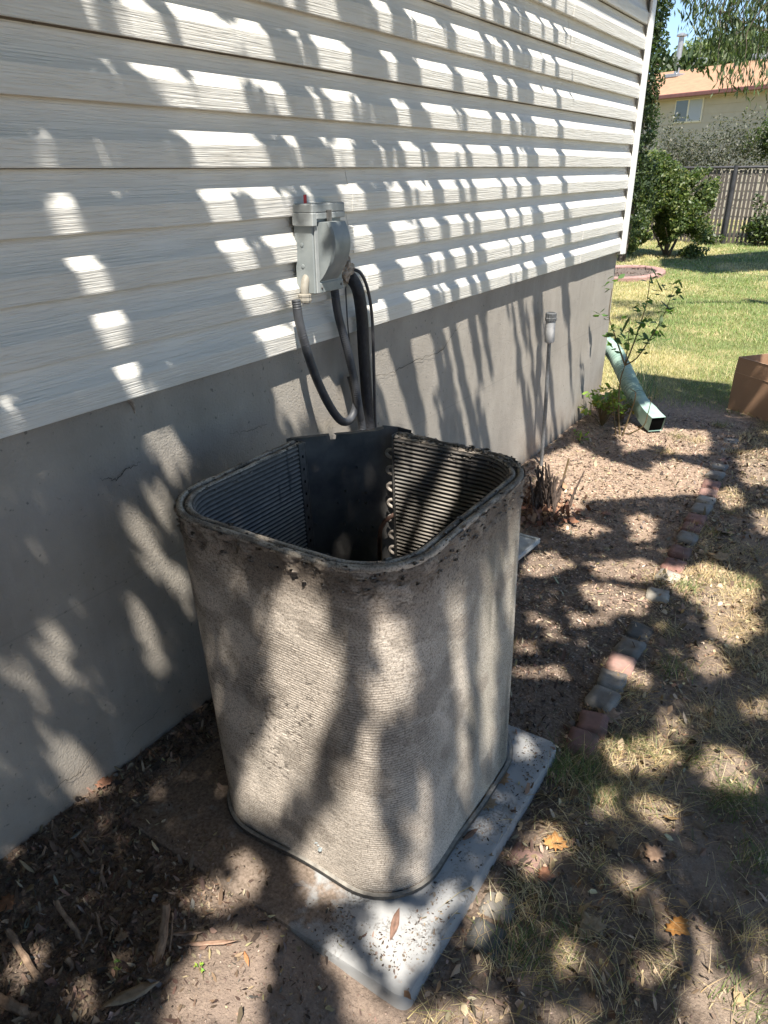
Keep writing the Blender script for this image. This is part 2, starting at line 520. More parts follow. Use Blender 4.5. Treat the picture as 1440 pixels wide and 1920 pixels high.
def crack(pts_px, w=.0016):  # dark ribbons paint the shade inside hairline cracks
    P = [onx(*p, 0.0) for p in pts_px]
    Q = []
    for i in range(len(P) - 1):
        for t in np.linspace(0, 1, 7)[:-1]: Q.append(P[i] * (1 - t) + P[i + 1] * t + np.array([0, RNG.normal(0, .003), RNG.normal(0, .003)]))
    Q.append(P[-1])
    V = []; F = []
    for i, q in enumerate(Q):
        d = Q[min(i + 1, len(Q) - 1)] - Q[max(i - 1, 0)]; d = d / np.linalg.norm(d); nn = np.array([0, -d[2], d[1]])
        ww = w * (.4 + .8 * math.sin(math.pi * (i + .5) / len(Q))) * (.6 + .7 * RNG.random())
        for s in (-1, 1): p = q + nn * ww * s * .5; V.append((.0035, p[1], p[2]))
    for i in range(len(Q) - 1): F.append((2 * i, 2 * i + 1, 2 * i + 3, 2 * i + 2))
    MB().add(V, F).build('crack', M_CRACK, house)
crack([(186, 896), (204, 897), (219, 897), (232, 882), (248, 873), (262, 866)])
crack([(92, 1487), (115, 1465), (145, 1452), (163, 1427), (180, 1403)])
crack([(700, 703), (735, 700), (752, 688), (790, 672), (830, 655), (848, 628), (862, 610)], .002)
crack([(232, 1405), (250, 1370), (285, 1345), (300, 1322)], .001)
crack([(430, 812), (455, 810), (480, 800), (500, 795)], .001)
# a crumb of old sealant hanging under the siding
MB().tube([onx(240, 748, .02), onx(250, 760, .022), onx(253, 775, .02)], [.006, .005, .002], 6).build('sealant_drip', M_PUTTY, house, True)

# ------------------------------------------------------------------ condenser pad and coil
def rrect(x0, x1, y0, y1, r, n=6):
    out = []
    for cx, cy, a0 in ((x1 - r, y1 - r, 0), (x0 + r, y1 - r, 90), (x0 + r, y0 + r, 180), (x1 - r, y0 + r, 270)):
        for k in range(n + 1):
            a = math.radians(a0 + 90 * k / n); out.append((cx + r * math.cos(a), cy + r * math.sin(a)))
    return out
def slab(x0, x1, y0, y1, z0, z1, r, bev):
    V = []; F = []
    lay = [(0, z0), (0, z1 - bev), (bev * .3, z1 - bev * .3), (bev, z1)]
    for ins, z in lay: V += [(x, y, z) for x, y in rrect(x0 + ins, x1 - ins, y0 + ins, y1 - ins, max(r - ins, .004))]
    n = len(V) // len(lay)
    for l in range(len(lay) - 1):
        for k in range(n): F.append((l * n + k, l * n + (k + 1) % n, (l + 1) * n + (k + 1) % n, (l + 1) * n + k))
    F.append([3 * n + k for k in range(n)])
    return MB().add(V, F)
PZ = .052
pad = slab(.135, 1.01, .805, 1.69, -.03, PZ, .03, .012).build('condenser_pad', M_PAD, None, True)
tag(pad, 'pale grey composite equipment pad half covered by soil under the bare coil', 'equipment pad')

cond = empty('condenser_coil', (.6, 1.28, PZ), 'bare dust-caked square condenser coil standing open-topped on its pad', 'air conditioner')
X0, X1, Y0_, Y1_, RR = .298, .911, .916, 1.600, .150
def coil_path(off, ds):
    """centre line (pushed out by off) from the back-left end round to the back-right end"""
    x0, x1, y0, y1 = X0 - off, X1 + off, Y0_ - off, Y1_ + off; r = RR + off
    pts = []; segs = [((x0, 1.403), (x0, y0 + r)), ('a', x0 + r, y0 + r, 180, 270), ((x0 + r, y0), (x1 - r, y0)), ('a', x1 - r, y0 + r, 270, 360),
                      ((x1, y0 + r), (x1, y1 - r)), ('a', x1 - r, y1 - r, 0, 90), ((x1 - r, y1), (.508, y1))]
    for s in segs:
        if s[0] == 'a':
            _, cx, cy, a0, a1 = s; L = abs(math.radians(a1 - a0)) * (RR); n = max(2, int(L / ds))
            for k in range(n):
                a = math.radians(a0 + (a1 - a0) * k / n); pts.append((cx + r * math.cos(a), cy + r * math.sin(a), math.cos(a), math.sin(a)))
        else:
            (ax, ay), (bx, by) = s; L = math.hypot(bx - ax, by - ay); n = max(2, int(L / ds)); nx, ny = (by - ay) / L, -(bx - ax) / L
            for k in range(n):
                t = k / n; pts.append((ax + (bx - ax) * t, ay + (by - ay) * t, nx, ny))
    (ax, ay), (bx, by) = segs[-1]; pts.append((bx, by, 0, 1))
    return np.array(pts)
ZB, ZT = PZ + .006, PZ + .90
def coil_skin(name, off, ds, dz, inner):
    P = coil_path(off, ds); L = np.concatenate([[0], np.cumsum(np.hypot(*(P[1:, :2] - P[:-1, :2]).T))])
    zs = np.linspace(ZB, ZT, int((ZT - ZB) / dz))
    S, Z = np.meshgrid(L, zs, indexing='ij')
    n = P[:, 2:4]
    top = ZT - Z
    if not inner:
        bend = (fbm(S * 3, Z * 3, 3, 4) - .5) * .030
        phase = (Z + bend) / .0068
        rid = .5 + .5 * np.cos(2 * np.pi * phase)
        cover = fbm(S * 5, Z * 4, 5, 7)                      # how thickly the dust buries the ridges
        buried = sstep(.46, .60, cover + .30 * sstep(.42, .08, top) - .10 * sstep(.5, .2, Z) + .10 * sstep(.95, 1.2, S))
        fuzz = fbm(S * 150 + Z * 60, Z * 260, 3, 11) - .5
        d = rid * .0011 * (1 - .9 * buried) + fuzz * (.0012 + .0008 * buried) + buried * .0012
        lumps = fbm(S * 26, Z * 26, 4, 13)
        crust = sstep(.10, .015, top + .05 * (fbm(S * 7, Z * 2, 4, 15) - .5) * 2)
        d = d + crust * (sstep(.45, .62, lumps) * .0062 + (fbm(S * 60, Z * 90, 3, 19) - .5) * .004)
        chips = sstep(.66, .69, fbm(S * 95, Z * 120, 4, 21)) * sstep(.54, .66, fbm(S * 4, Z * 4, 3, 23) - .12 + .26 * sstep(.30, .04, top))
        d = d - chips * .0011
        dust = np.array([.66, .58, .495]); dust2 = np.array([.50, .44, .375]); dark = np.array([.075, .062, .05]); green = np.array([.40, .375, .30])
        right = sstep(1.05, 1.45, S)[..., None]
        t = sstep(.35, .65, fbm(S * 9, Z * 9, 5, 27))[..., None]
        col = dust * (1 - t) + dust2 * t
        col = col * (1 - .55 * right) + green * .55 * right
        gap = ((1 - rid) ** 1.5 * (1 - .8 * buried) * .62)[..., None]
        col = col * (1 - gap) + dark * 1.3 * gap
        vstain = sstep(.46, .68, fbm(S * 18, Z * 1.5, 4, 37))[..., None] * right * .62
        col = col * (1 - vstain) + np.array([.12, .115, .09]) * vstain
        dk = np.clip(chips * .7 + crust * sstep(.60, .45, lumps) * .75 + sstep(.64, .72, fbm(S * 120, Z * 140, 3, 31)) * .22 * (1 - buried * .5), 0, 1)[..., None]
        col = col * (1 - dk) + dark * dk
        clump = sstep(.52, .70, fbm(S * 14 + Z * 5, Z * 16, 5, 63) + .10 * sstep(.30, .05, top))[..., None] * .55
        col = col * (1 - clump) + np.array([.24, .205, .17]) * clump
        brown = (sstep(.19, .03, top + .09 * (fbm(S * 5, Z * 5, 4, 33) - .5)) * .55)[..., None]
        col = col * (1 - brown) + np.array([.19, .145, .11]) * brown
    else:
        phase = (Z + (fbm(S * 2.5, Z * 2, 2, 4) - .5) * .004) / .0118
        rid = .5 + .5 * np.cos(2 * np.pi * phase)
        rid = rid ** 1.4
        d = -rid * .0042 + (fbm(S * 90, Z * 90, 3, 41) - .5) * .0016
        dst = sstep(.35, .7, fbm(S * 6, Z * 5, 5, 43))[..., None]
        ridc = np.array([.36, .34, .315]) * (1 - dst) + np.array([.50, .45, .39]) * dst
        col = ridc * rid[..., None] + np.array([.035, .034, .032]) * (1 - rid[..., None])
        dirt = (sstep(.16, .02, top + .1 * (fbm(S * 6, Z * 3, 4, 47) - .5)) * .5)[..., None]
        col = col * (1 - dirt) + np.array([.10, .08, .065]) * dirt
        scr = sstep(.70, .74, fbm(S * 60, Z * 7, 3, 49))[..., None] * .7
        col = col * (1 - scr) + np.array([.02, .02, .02]) * scr
    PX = P[:, 0][:, None] + n[:, 0][:, None] * d
    PY = P[:, 1][:, None] + n[:, 1][:, None] * d
    og = origin(cond)
    V = np.stack([PX.ravel() - og[0], PY.ravel() - og[1], Z.ravel() - og[2]], 1)
    nz = len(zs); ns = len(P)
    i = (np.arange(ns - 1)[:, None] * nz + np.arange(nz - 1)[None, :]).ravel()
    F = np.stack([i, i + nz, i + nz + 1, i + 1], 1)
    if inner: F = F[:, ::-1]
    me = np_mesh(name, V, F, 4)
    set_col(me, col.reshape(-1, 3))
    return link(name, me, M_COIL_I if inner else M_COIL_O, cond, True)
coil_skin('coil_outer_face', 0.0, .0048, .0019, False)
coil_skin('coil_inner_face', -.030, .006, .00236, True)
# rim on top: a rounded outer bead, a groove and an inner bead, chewed and dusty
def rim():
    prof = [(.001, -.012), (.004, -.002), (.0015, .005), (-.004, .007), (-.009, .006), (-.0115, -.002), (-.015, -.003), (-.018, .0035), (-.024, .005), (-.029, .001), (-.031, -.014)]
    P = coil_path(0, .006); L = np.concatenate([[0], np.cumsum(np.hypot(*(P[1:, :2] - P[:-1, :2]).T))])
    og = origin(cond); V = []; cols = []
    for i, (x, y, nx, ny) in enumerate(P):
        for j, (o, h) in enumerate(prof):
            w = (fbm(L[i] * 40, j * .37, 4, 51) - .5) * .006 * (1 if 1 < j < 10 else .3)
            hh = h + w + (fbm(L[i] * 5, 0, 3, 53) - .5) * .006
            if L[i] > 1.75: hh += .006 * float(sstep(.45, .65, fbm(L[i] * 22, j * .5, 3, 57)))
            V.append((x + nx * (o + w * .5) - og[0], y + ny * (o + w * .5) - og[1], ZT + hh * .75 - og[2]))
            t = float(sstep(.4, .65, fbm(L[i] * 18, j * .6, 4, 59)))
            c = np.array([.50, .435, .36]) * (1 - t) + np.array([.22, .185, .15]) * t
            if j in (5, 6): c = c * .25
            cols.append(c)
    k = len(prof); n = len(P)
    F = [(i * k + j, i * k + j + 1, (i + 1) * k + j + 1, (i + 1) * k + j) for i in range(n - 1) for j in range(k - 1)]
    me = np_mesh('coil_rim', np.array(V), np.array(F), 4); set_col(me, np.array(cols))
    link('coil_rim', me, M_COIL_O, cond, True)
rim()
# flakes of matted lint hanging on to the rim
def lint(n, name):
    P = coil_path(0, .004); V = []; F = []; cols = []; og = origin(cond)
    for q in range(n):
        i = int(RNG.integers(0, len(P))) if RNG.random() < .5 else int(RNG.integers(int(len(P) * .80), len(P)))
        x, y, nx, ny = P[i]; tx, ty = -ny, nx
        o = RNG.uniform(-.033, .006); z = ZT + RNG.uniform(-.004, .006) if o > -.028 else ZT - RNG.uniform(0, .03)
        if RNG.random() < .35: o = RNG.uniform(.002, .008); z = ZT - RNG.uniform(.0, .05)
        r = RNG.uniform(.0012, .0048); b = len(V)
        for s in range(6):
            d = np.array([(1, 0, 0), (-1, 0, 0), (0, 1, 0), (0, -1, 0), (0, 0, 1), (0, 0, -1)][s]) * r * RNG.uniform(.5, 1.5)
            V.append((x + nx * (o + d[0]) + tx * d[1] * 1.9 - og[0], y + ny * (o + d[0]) + ty * d[1] * 1.9 - og[1], z + d[2] * .7 - og[2]))
            c = RNG.uniform(.12, .42); cols.append((c, c * .86, c * .72))
        for a in (0, 1):
            for d in (2, 3):
                for e in (4, 5): F.append((b + a, b + d, b + e))
    me = np_mesh(name, np.array(V), np.array(F), 3); set_col(me, np.array(cols))
    o = link(name, me, M_COIL_O, cond, True); tag(o, kind='stuff')
lint(1500, 'lint_flakes')
# end plates, the dark rear corner panel with its added gap backing and screws, tube ends, pipes
Xi = X0 + .030; Yi = Y1_ - .030
ep = MB(); ep.box(Xi - .004, Xi + .006, 1.383, 1.408, ZB, ZT + .004, .001); ep.box(X0 - .003, Xi + .006, 1.4085, 1.4115, ZB, ZT + .003)
e1 = ep.build('end_plate', M_ENDPLATE, cond)
for k in range(24):
    z = ZB + .03 + k * .036
    MB().box(Xi + .0055, Xi + .0075, 1.393, 1.397, z, z + .007).build('slot', M_BLACK, e1)
ep = MB(); ep.box(.5015, .5045, Yi - .004, Y1_ + .002, ZB, ZT + .006)
e2 = ep.build('end_plate', M_ENDPLATE, cond)
def rp(px, py, z=None):
    return onz(px, py, z if z else ZT)
A = np.array([.280, 1.416]); B = np.array([.449, 1.606])
dirp = (B - A) / np.linalg.norm(B - A); nrm = np.array([-dirp[1], dirp[0]])
def sheet(P2, z0, ztops, th=.0018):
    """folded sheet along a plan polyline, with a top height per point"""
    V = []; F = []
    for (x, y), zt in zip(P2, ztops): V += [(x, y, z0), (x, y, zt), (x + nrm[0] * th, y + nrm[1] * th, zt), (x + nrm[0] * th, y + nrm[1] * th, z0)]
    for i in range(len(P2) - 1):
        a, b = i * 4, i * 4 + 4
        F += [(a, b, b + 1, a + 1), (a + 1, b + 1, b + 2, a + 2), (a + 2, b + 2, b + 3, a + 3)]
    F += [(0, 1, 2, 3)]
    e = (len(P2) - 1) * 4; F += [(e, e + 3, e + 2, e + 1)]
    return MB().add(V, F)
pl = []; zt = []
Lp = np.linalg.norm(B - A)
for s in (-.012, 0, .02, .10, .105, .108, .1225, .1255, .13, .2, .26, Lp - .012, Lp):
    w = .0035 * math.sin(s * 17) + (-.006 if s < 0 else 0)
    pl.append(A + dirp * s + nrm * w)
    zt.append(ZT + .004 - (.018 if .107 < s < .123 else 0) + .012 * max(0, (s - .2) / .1))
pn = sheet(pl, ZB, zt)
fold = [B, B + np.array([.012, -.006]), B + np.array([.006, -.045])]
pn2 = sheet([B - nrm * .0004, B + np.array([.030, .030]), np.array([.520, 1.640])], ZB, [ZT + .014, ZT + .006, ZT + .002])  # sheet added behind the bends to keep the gap dark
rear = pn.build('rear_corner_panel', M_DARKSTEEL, cond)
pn2.build('gap_backing', M_DARKSTEEL, rear)
tf = MB()
V = []
for s in np.linspace(.0, Lp, 14):
    p = A + dirp * s; V.append((p[0], p[1], ZT + .004 + .012 * max(0, (s - .2) / .1) + .001)); 
V2 = [(x + nrm[0] * -.014 + RNG.normal(0, .0006), y + nrm[1] * -.014, z - .001 + RNG.normal(0, .0012)) for x, y, z in V]
F = [(i, i + 1, 14 + i + 1, 14 + i) for i in range(13) if i not in (5,)]
tf.add(V + V2, F).build('top_flange', M_DARKSTEEL, rear)
def screw(px, py):
    # where the sight line meets the panel plane
    r = ray(px, py); n3 = np.array([nrm[0], nrm[1], 0]); a3 = np.array([A[0], A[1], 0]) - n3 * .002
    t = ((a3 - CAM) @ n3) / (r @ n3); p = CAM + r * t
    q = p - n3 * .012
    if ZB < p[2] < ZT:
        MB().tube([tuple(p), tuple(p - n3 * .006), tuple(q)], [.0028, .0024, .0008], 8).build('screw', M_ENDPLATE, rear, True)
for p in [(667, 877), (683, 925), (645, 922), (630, 945), (668, 940), (640, 985), (664, 995), (693, 990), (700, 1010), (587, 986), (682, 945), (672, 998)]: screw(*p)
# dust ledge hanging on the flange
z = ZT
yb = Yi - .004
import bmesh
def u_bend(zc):
    pts = []
    r = .0115
    for k in range(13):
        a = math.radians(90 + 180 * k / 12)
        pts.append((.501 - .012 + math.cos(a) * .017, Y1_ - .015, zc + math.sin(a) * r))
    pts = [(.5018, Y1_ - .015, zc + r)] + pts + [(.5018, Y1_ - .015, zc - r)]
    return pts
k = 0
zc = ZT - .055
ub = None
while zc > ZB + .03:
    if ub is None:
        mb = MB().tube([(x, y, z - zc) for x, y, z in u_bend(zc)], .0048, 8, False)
        me_o = mb.build('return_bend', M_BEND, None, True)
        me_o.parent = cond; ub = me_o
        me_o.location = Vector((0, 0, zc)) - Vector(origin(cond))
    else:
        o = ub.copy(); C.objects.link(o); o.parent = cond; o.location = Vector((0, 0, zc)) - Vector(origin(cond))
    zc -= .0508
    k += 1
cp = spline([(.488, Y1_ - .035, ZT - .245), (.474, Y1_ - .045, ZT - .262), (.464, Y1_ - .055, ZT - .32), (.462, Y1_ - .055, ZT - .6), (.464, Y1_ - .055, ZB + .02)], 6)
MB().tube([(.5018, Y1_ - .018, ZT - .232)] + cp, .0065, 8).build('copper_pipe', M_COPPER, cond, True)
cp = spline([(.5018, Y1_ - .02, ZT - .43), (.480, Y1_ - .035, ZT - .45), (.463, Y1_ - .04, ZT - .52), (.463, Y1_ - .04, ZB + .02)], 6)
MB().tube(cp, .0045, 8).build('copper_pipe', M_BEND, cond, True)
MB().box(X0 + .032, X1 - .033, Y0_ + .032, Y1_ - .033, PZ + .001, PZ + .014, .004).build('base_pan', M_DARKSTEEL, cond)
# black edging strip lying round the foot of the coil
def foot_strip():
    P = coil_path(.012, .02)
    P = P[6:-14]; n = len(P); og = origin(cond)
    V = []; F = []
    for i, (x, y, nx, ny) in enumerate(P):
        t = i / n
        off = .003 * math.sin(i * .35) + .010 * float(sstep(.75, 1.0, t)) - .012 * float(sstep(.12, 0, t))
        zz = PZ + .004 + .002 * math.sin(i * .5) + .020 * float(sstep(.88, 1.0, t)) + .006 * float(sstep(.10, 0, t))
        hgt = .0125 * (1 - .45 * float(sstep(.72, .95, t)))
        for a, h in ((0, 0), (.0035, hgt * .5), (.001, hgt), (-.008, hgt + .001), (-.0085, hgt - .003), (-.004, 0)):
            V.append((x + nx * (off + a), y + ny * (off + a), zz + h))
    k = 6
    for i in range(n - 1):
        for j in range(k): F.append((i * k + j, i * k + (j + 1) % k, (i + 1) * k + (j + 1) % k, (i + 1) * k + j))
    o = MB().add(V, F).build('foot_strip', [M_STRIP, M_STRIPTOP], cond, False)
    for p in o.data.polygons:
        if p.normal.z > .6: p.material_index = 1  # upward faces take the paler edge colour
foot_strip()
# blob of blue-grey residue low on the front corner
bl = MB()
for dx, dz, r in ((0, 0, .006), (-.006, .010, .003), (-.012, .015, .0028), (-.008, .017, .002), (-.016, .011, .002), (.003, .006, .003), (-.018, .019, .0016)):
    bl.tube([(.682 + dx, Y0_ + .001, .135 + dz - r * .8), (.682 + dx, Y0_ - r * .5, .135 + dz), (.682 + dx, Y0_ + .001, .135 + dz + r * .8)], [r * .7, r, r * .6], 7)
bl.build('residue_blob', M_GREYPAINT, cond, True)

# the coil leans a little: its open top has sagged towards the viewer
def lean(o):
    for ch in list(o.children):
        if ch.type == 'MESH':
            me = ch.data
            if ch.name.startswith('return_bend'): ch.location.y += .045 * (1 - (ch.location.z) / .9)
            else:
                n = len(me.vertices); co = np.empty(n * 3, dtype=np.float32); me.vertices.foreach_get('co', co); co = co.reshape(-1, 3)
                co[:, 1] += .045 * (1 - co[:, 2] / .9); me.vertices.foreach_set('co', co.ravel()); me.update()
        lean(ch)
lean(cond)

# ------------------------------------------------------------------ disconnect box, hoses and lines on the wall
disc = empty('disconnect_box', (.03, 1.86, 1.26), 'grey metal electrical disconnect box with bulged cover and lift-up lid on the siding', 'electrical box')
MB().box(.026, .096, 1.788, 1.930, 1.262, 1.492, .003).build('body', M_GREYPAINT, disc)
lid = MB().box(.024, .104, 1.780, 1.942, 1.486, 1.512, .004); lid.box(.030, .1055, 1.7785, 1.800, 1.452, 1.4875, .002); lid.box(.0965, .1055, 1.800, 1.940, 1.470, 1.4865, .002)
lid.build('lid', M_LIDPAINT, disc)
def hood():
    prof = []
    for t in np.linspace(0, 1, 15):
        z = 1.462 - t * .165
        x = .096 + .060 * (math.sin(math.pi * min(1, (t * .78 + .22))) ** .8) * (1 if t < .5 else 1)
        prof.append((x if t < 1 else .0965, z))
    V = []; F = []; n = len(prof)
    ysl = [1.812, 1.818, 1.84, 1.87, 1.895, 1.905]
    for j, y in enumerate(ysl):
        sc = [.86, 1, 1, 1, .97, .72][j]
        for x, z in prof: V.append((.0955 + (x - .0955) * sc, y, z))
    for j in range(len(ysl) - 1):
        for i in range(n - 1): F.append((j * n + i, j * n + i + 1, (j + 1) * n + i + 1, (j + 1) * n + i))
    for j in (0, len(ysl) - 1):
        b = len(V)
        for x, z in prof: V.append((.0958, ysl[j], z))
        for i in range(n - 1): F.append((j * n + i, j * n + i + 1, b + i + 1, b + i))
    b0 = [j * n for j in range(len(ysl))]
    c = len(V)
    for y in ysl: V.append((.0958, y, prof[0][1]))
    for j in range(len(ysl) - 1): F.append((b0[j], b0[j + 1], c + j + 1, c + j))
    return MB().add(V, F)
hood().build('cover_bulge', M_GREYPAINT, disc, True)
MB().box(.0965, .101, 1.793, 1.808, 1.264, 1.452, .0015).build('cover_edge', M_LIDPAINT, disc)
MB().box(.0965, .0995, 1.808, 1.928, 1.264, 1.292, .001).build('cover_plate', M_GREYPAINT, disc)
el = spline([(.060, 1.800, 1.310), (.064, 1.785, 1.300), (.066, 1.776, 1.278), (.067, 1.774, 1.262)], 5)
MB().tube(el, .0125, 14).build('elbow_fitting', M_PVCTAN, disc, True)
nut = MB()
V = []; F = []
for j, (z, r) in enumerate(((1.264, .0145), (1.262, .0195), (1.256, .0195), (1.254, .0185), (1.246, .0200), (1.240, .0185), (1.237, .0145))):
    for q in range(24):
        rr = r * (1.04 if q % 2 else .96); V.append((.067 + rr * math.cos(q * math.pi / 12), 1.774 + rr * math.sin(q * math.pi / 12), z))
for j in range(6):
    for q in range(24): F.append((j * 24 + q, j * 24 + (q + 1) % 24, j * 24 + 24 + (q + 1) % 24, j * 24 + 24 + q))
F.append(tuple(range(24))); F.append(tuple(144 + q for q in range(24)))
nut.add(V, F).build('ribbed_nut', M_PVCTAN, disc)
MB().box(.1045, .1095, 1.846, 1.868, 1.452, 1.494, .0015).build('latch', M_ENDPLATE, disc)
for yy_, zz_ in ((1.9165, 1.278), (1.818, 1.278)):
    MB().tube([(.099, yy_, zz_), (.1015, yy_, zz_), (.103, yy_, zz_)], [.0042, .004, .002], 8).build('screw', M_ENDPLATE, disc, True)
for zz_, yy_ in ((1.40, 1.7875), (1.34, 1.7875)):
    MB().tube([(.055, 1.7885, zz_), (.055, 1.7865, zz_), (.055, 1.7858, zz_)], [.006, .0058, .003], 10).build('knockout', M_GREYPAINT, disc, True)
tagm = MB(); tagm.box(.060, .062, 1.800, 1.812, 1.512, 1.535); tagm.build('red_tag', M_RED, disc)

def hose(px, xs, r, name, mat, label, cat, ribs=0, n=12, tail=None):
    pts = [tuple(onx(p[0], p[1], x)) for p, x in zip(px, xs)]
    if tail: pts += tail
    S_ = spline(pts, 14 if ribs else 8)
    if ribs:
        # resample evenly, alternate the radius
        P = np.array(S_); d = np.concatenate([[0], np.cumsum(np.linalg.norm(P[1:] - P[:-1], axis=1))]); m = int(d[-1] / .0036)
        u = np.linspace(0, d[-1], m); P = np.stack([np.interp(u, d, P[:, c]) for c in range(3)], 1)
        rs = [r + (.0009 if i % 2 else -.0004) for i in range(m)]
        mb = MB().tube(P, rs, n)
    else: mb = MB().tube(S_, r, n)
    o = mb.build(name, mat, None, True); tag(o, label, cat); return o
hose([(555, 562), (563, 612), (586, 690), (612, 750), (636, 786), (652, 790), (663, 775), (667, 748)], [.068, .075, .085, .09, .085, .075, .065, .055], .0135, 'electrical_whip', M_CONDUIT,
     'grey ribbed conduit looping from the nut at the box corner to the other hose', 'electrical conduit', 1, 12, [(.035, 2.045, .95)])
hose([(627, 540), (634, 590), (650, 650), (664, 710), (674, 770), (680, 812)], [.060, .065, .07, .075, .075, .07], .0135, 'electrical_whip', M_CONDUIT,
     'grey ribbed conduit running straight down from the box underside to the coil', 'electrical conduit', 1, 12, [(.09, 2.03, .6), (.16, 1.9, .35), (.3, 1.7, .15)])
hose([(648, 512), (660, 523), (672, 548), (679, 600), (682, 660), (687, 730), (692, 800)], [.02, .055, .075, .07, .065, .06, .06], .0205, 'insulated_pipe', M_FOAM,
     'thick black foam-wrapped refrigerant pipe dropping down the foundation', 'refrigerant line', 0, 14, [(.07, 2.12, .6), (.13, 2.05, .35), (.3, 1.75, .15)])
hose([(655, 504), (676, 512), (690, 545), (698, 600), (701, 690), (704, 800)], [.02, .05, .06, .055, .05, .05], .0055, 'thin_pipe', M_CABLE,
     'thin dark pipe arching outside the thick black insulated one', 'refrigerant line', 0, 8, [(.06, 2.18, .6), (.13, 2.1, .35), (.3, 1.75, .12)])
hose([(648, 530), (649, 560), (653, 620), (662, 700), (672, 790)], [.03, .045, .045, .04, .04], .0024, 'control_wire', M_CABLE,
     'hair-thin black control wire hanging between the conduit and the black pipe', 'wire', 0, 6, [(.06, 2.1, .6), (.3, 1.75, .12)])
# lumpy sealant round the pipe hole
def lump(name, c, r, mat, label, cat, seed=0, flat=.6):
    bm = bmesh.new(); bmesh.ops.create_icosphere(bm, subdivisions=4, radius=1)
    for v in bm.verts:
        n = mnoise.fractal(v.co * 2.2 + Vector((seed, 0, 0)), .9, 2.2, 5)
        v.co = v.co * (1 + .5 * n)
        v.co = Vector((v.co.x * r[0], v.co.y * r[1], v.co.z * r[2]))
    me = bpy.data.meshes.new(name); bm.to_mesh(me); bm.free()
    o = link(name, me, mat, None, True); o.location = c; tag(o, label, cat); return o
c = onx(648, 507, .045)
lump('duct_sealant', (.042, c[1], c[2]), (.024, .034, .036), M_PUTTY, 'crumbling tan sealant packed round the pipes where they enter the siding', 'sealant', 4)
# small white mounting block in the siding right of the box
c = onx(652, 448, .036)
mb = MB().box(.030, .043, c[1] - .026, c[1] + .028, c[2] - .038, c[2] + .038, .003)
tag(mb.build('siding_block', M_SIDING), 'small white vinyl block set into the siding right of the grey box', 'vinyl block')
c = onx(688, 530, .03)
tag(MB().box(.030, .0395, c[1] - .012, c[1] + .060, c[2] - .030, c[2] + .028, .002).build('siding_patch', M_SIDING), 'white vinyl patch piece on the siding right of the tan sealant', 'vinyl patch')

# ------------------------------------------------------------------ capped rod leaning by the foundation
rod = empty('capped_rod', (.09, 3.88, 0), 'thin metal rod with a white sleeve and dark ribbed cap by the foundation', 'pipe')
rp0 = np.array([.09, 3.88, -.05]); rp1 = np.array([.09, 3.835, .742]); rp2 = np.array([.09, 3.828, .862]); rp3 = np.array([.09, 3.825, .905])
MB().tube([rp0, (rp0 + rp1) / 2 + np.array([.004, 0, 0]), rp1], .0105, 12).build('rod', M_GALV, rod, True)
MB().tube([rp1, rp1 + (rp2 - rp1) * .04, rp1 + (rp2 - rp1) * .08, rp1 + (rp2 - rp1) * .5, rp2], [.013, .024, .0262, .0262, .0262], 20).build('sleeve', M_PVC, rod, True)
mb = MB(); V = []; F = []
for j, (t, r) in enumerate(((0, .030), (.35, .031), (.4, .0285), (.9, .0285), (1.0, .024))):
    p = rp2 + (rp3 - rp2) * t
    for q in range(28):
        rr = r * (1.05 if q % 2 else .93) if 0 < j < 4 else r
        V.append((p[0] + rr * math.cos(q * math.pi / 14), p[1] + rr * math.sin(q * math.pi / 14), p[2]))
for j in range(4):
    for q in range(28): F.append((j * 28 + q, j * 28 + (q + 1) % 28, j * 28 + 28 + (q + 1) % 28, j * 28 + 28 + q))
F.append(tuple(range(28))); F.append(tuple(112 + q for q in range(28)))
mb.add(V, F).build('cap', M_DKCAP, rod)

# ------------------------------------------------------------------ grey panel lying behind the coil
flat = MB()
Mx = Matrix.Translation((.46, 2.93, .02)) @ Matrix.Rotation(math.radians(-2), 4, 'Z') @ Matrix.Rotation(math.radians(-3), 4, 'X')
flat.box(-.46, 0, -.36, 0, 0, .018, .004, Mx); flat.box(-.46, -.0, -.014, -.001, .018, .026, .002, Mx); flat.box(-.014, -.001, -.36, -.015, .018, .026, .002, Mx)
tag(flat.build('metal_panel', M_LIDPAINT), 'pale grey rimmed panel lying flat on the dirt behind the coil', 'metal panel')

# ------------------------------------------------------------------ brick edging
edging = empty('brick_edging', (1.04, 2.5, 0), 'broken row of small red and grey bricks between the soil bed and the dry grass', 'brick edging')
RED = (.25, .135, .11); PINK = (.34, .205, .17); GREY = (.27, .25, .22); PALE = (.45, .41, .35); DGREY = (.135, .13, .12)
BR = [(.958, 4.925, GREY, .006), (.965, 4.72, PALE, .0), (.972, 4.55, PINK, .004), (.976, 4.425, GREY, .010), (.982, 4.27, GREY, .016), (.993, 4.11, RED, .018), (.997, 3.99, PINK, .012), (1.009, 3.87, PALE, .020), (1.01, 3.735, GREY, .020), (1.012, 3.60, RED, .016), (1.02, 3.485, RED, .018), (1.025, 3.365, GREY, .022),
      (1.026, 3.20, RED, .020), (1.03, 3.07, RED, .014), (1.03, 2.955, PALE, .008), (1.035, 2.77, PALE, .014), (1.03, 2.60, PINK, -.006), (1.04, 2.475, DGREY, .010), (1.038, 2.345, GREY, .018),
      (1.041, 2.222, PINK, .024), (1.044, 2.112, GREY, .022), (1.047, 1.995, GREY, .026), (1.055, 1.870, RED, .024), (1.057, 1.767, RED, .022), (1.080, 1.535, DGREY, 0.003), (1.070, 1.29, PINK, 0.005), (1.064, 1.150, GREY, 0.005), (1.077, 1.045, DGREY, 0.011), (1.078, .925, PINK, 0.001)]
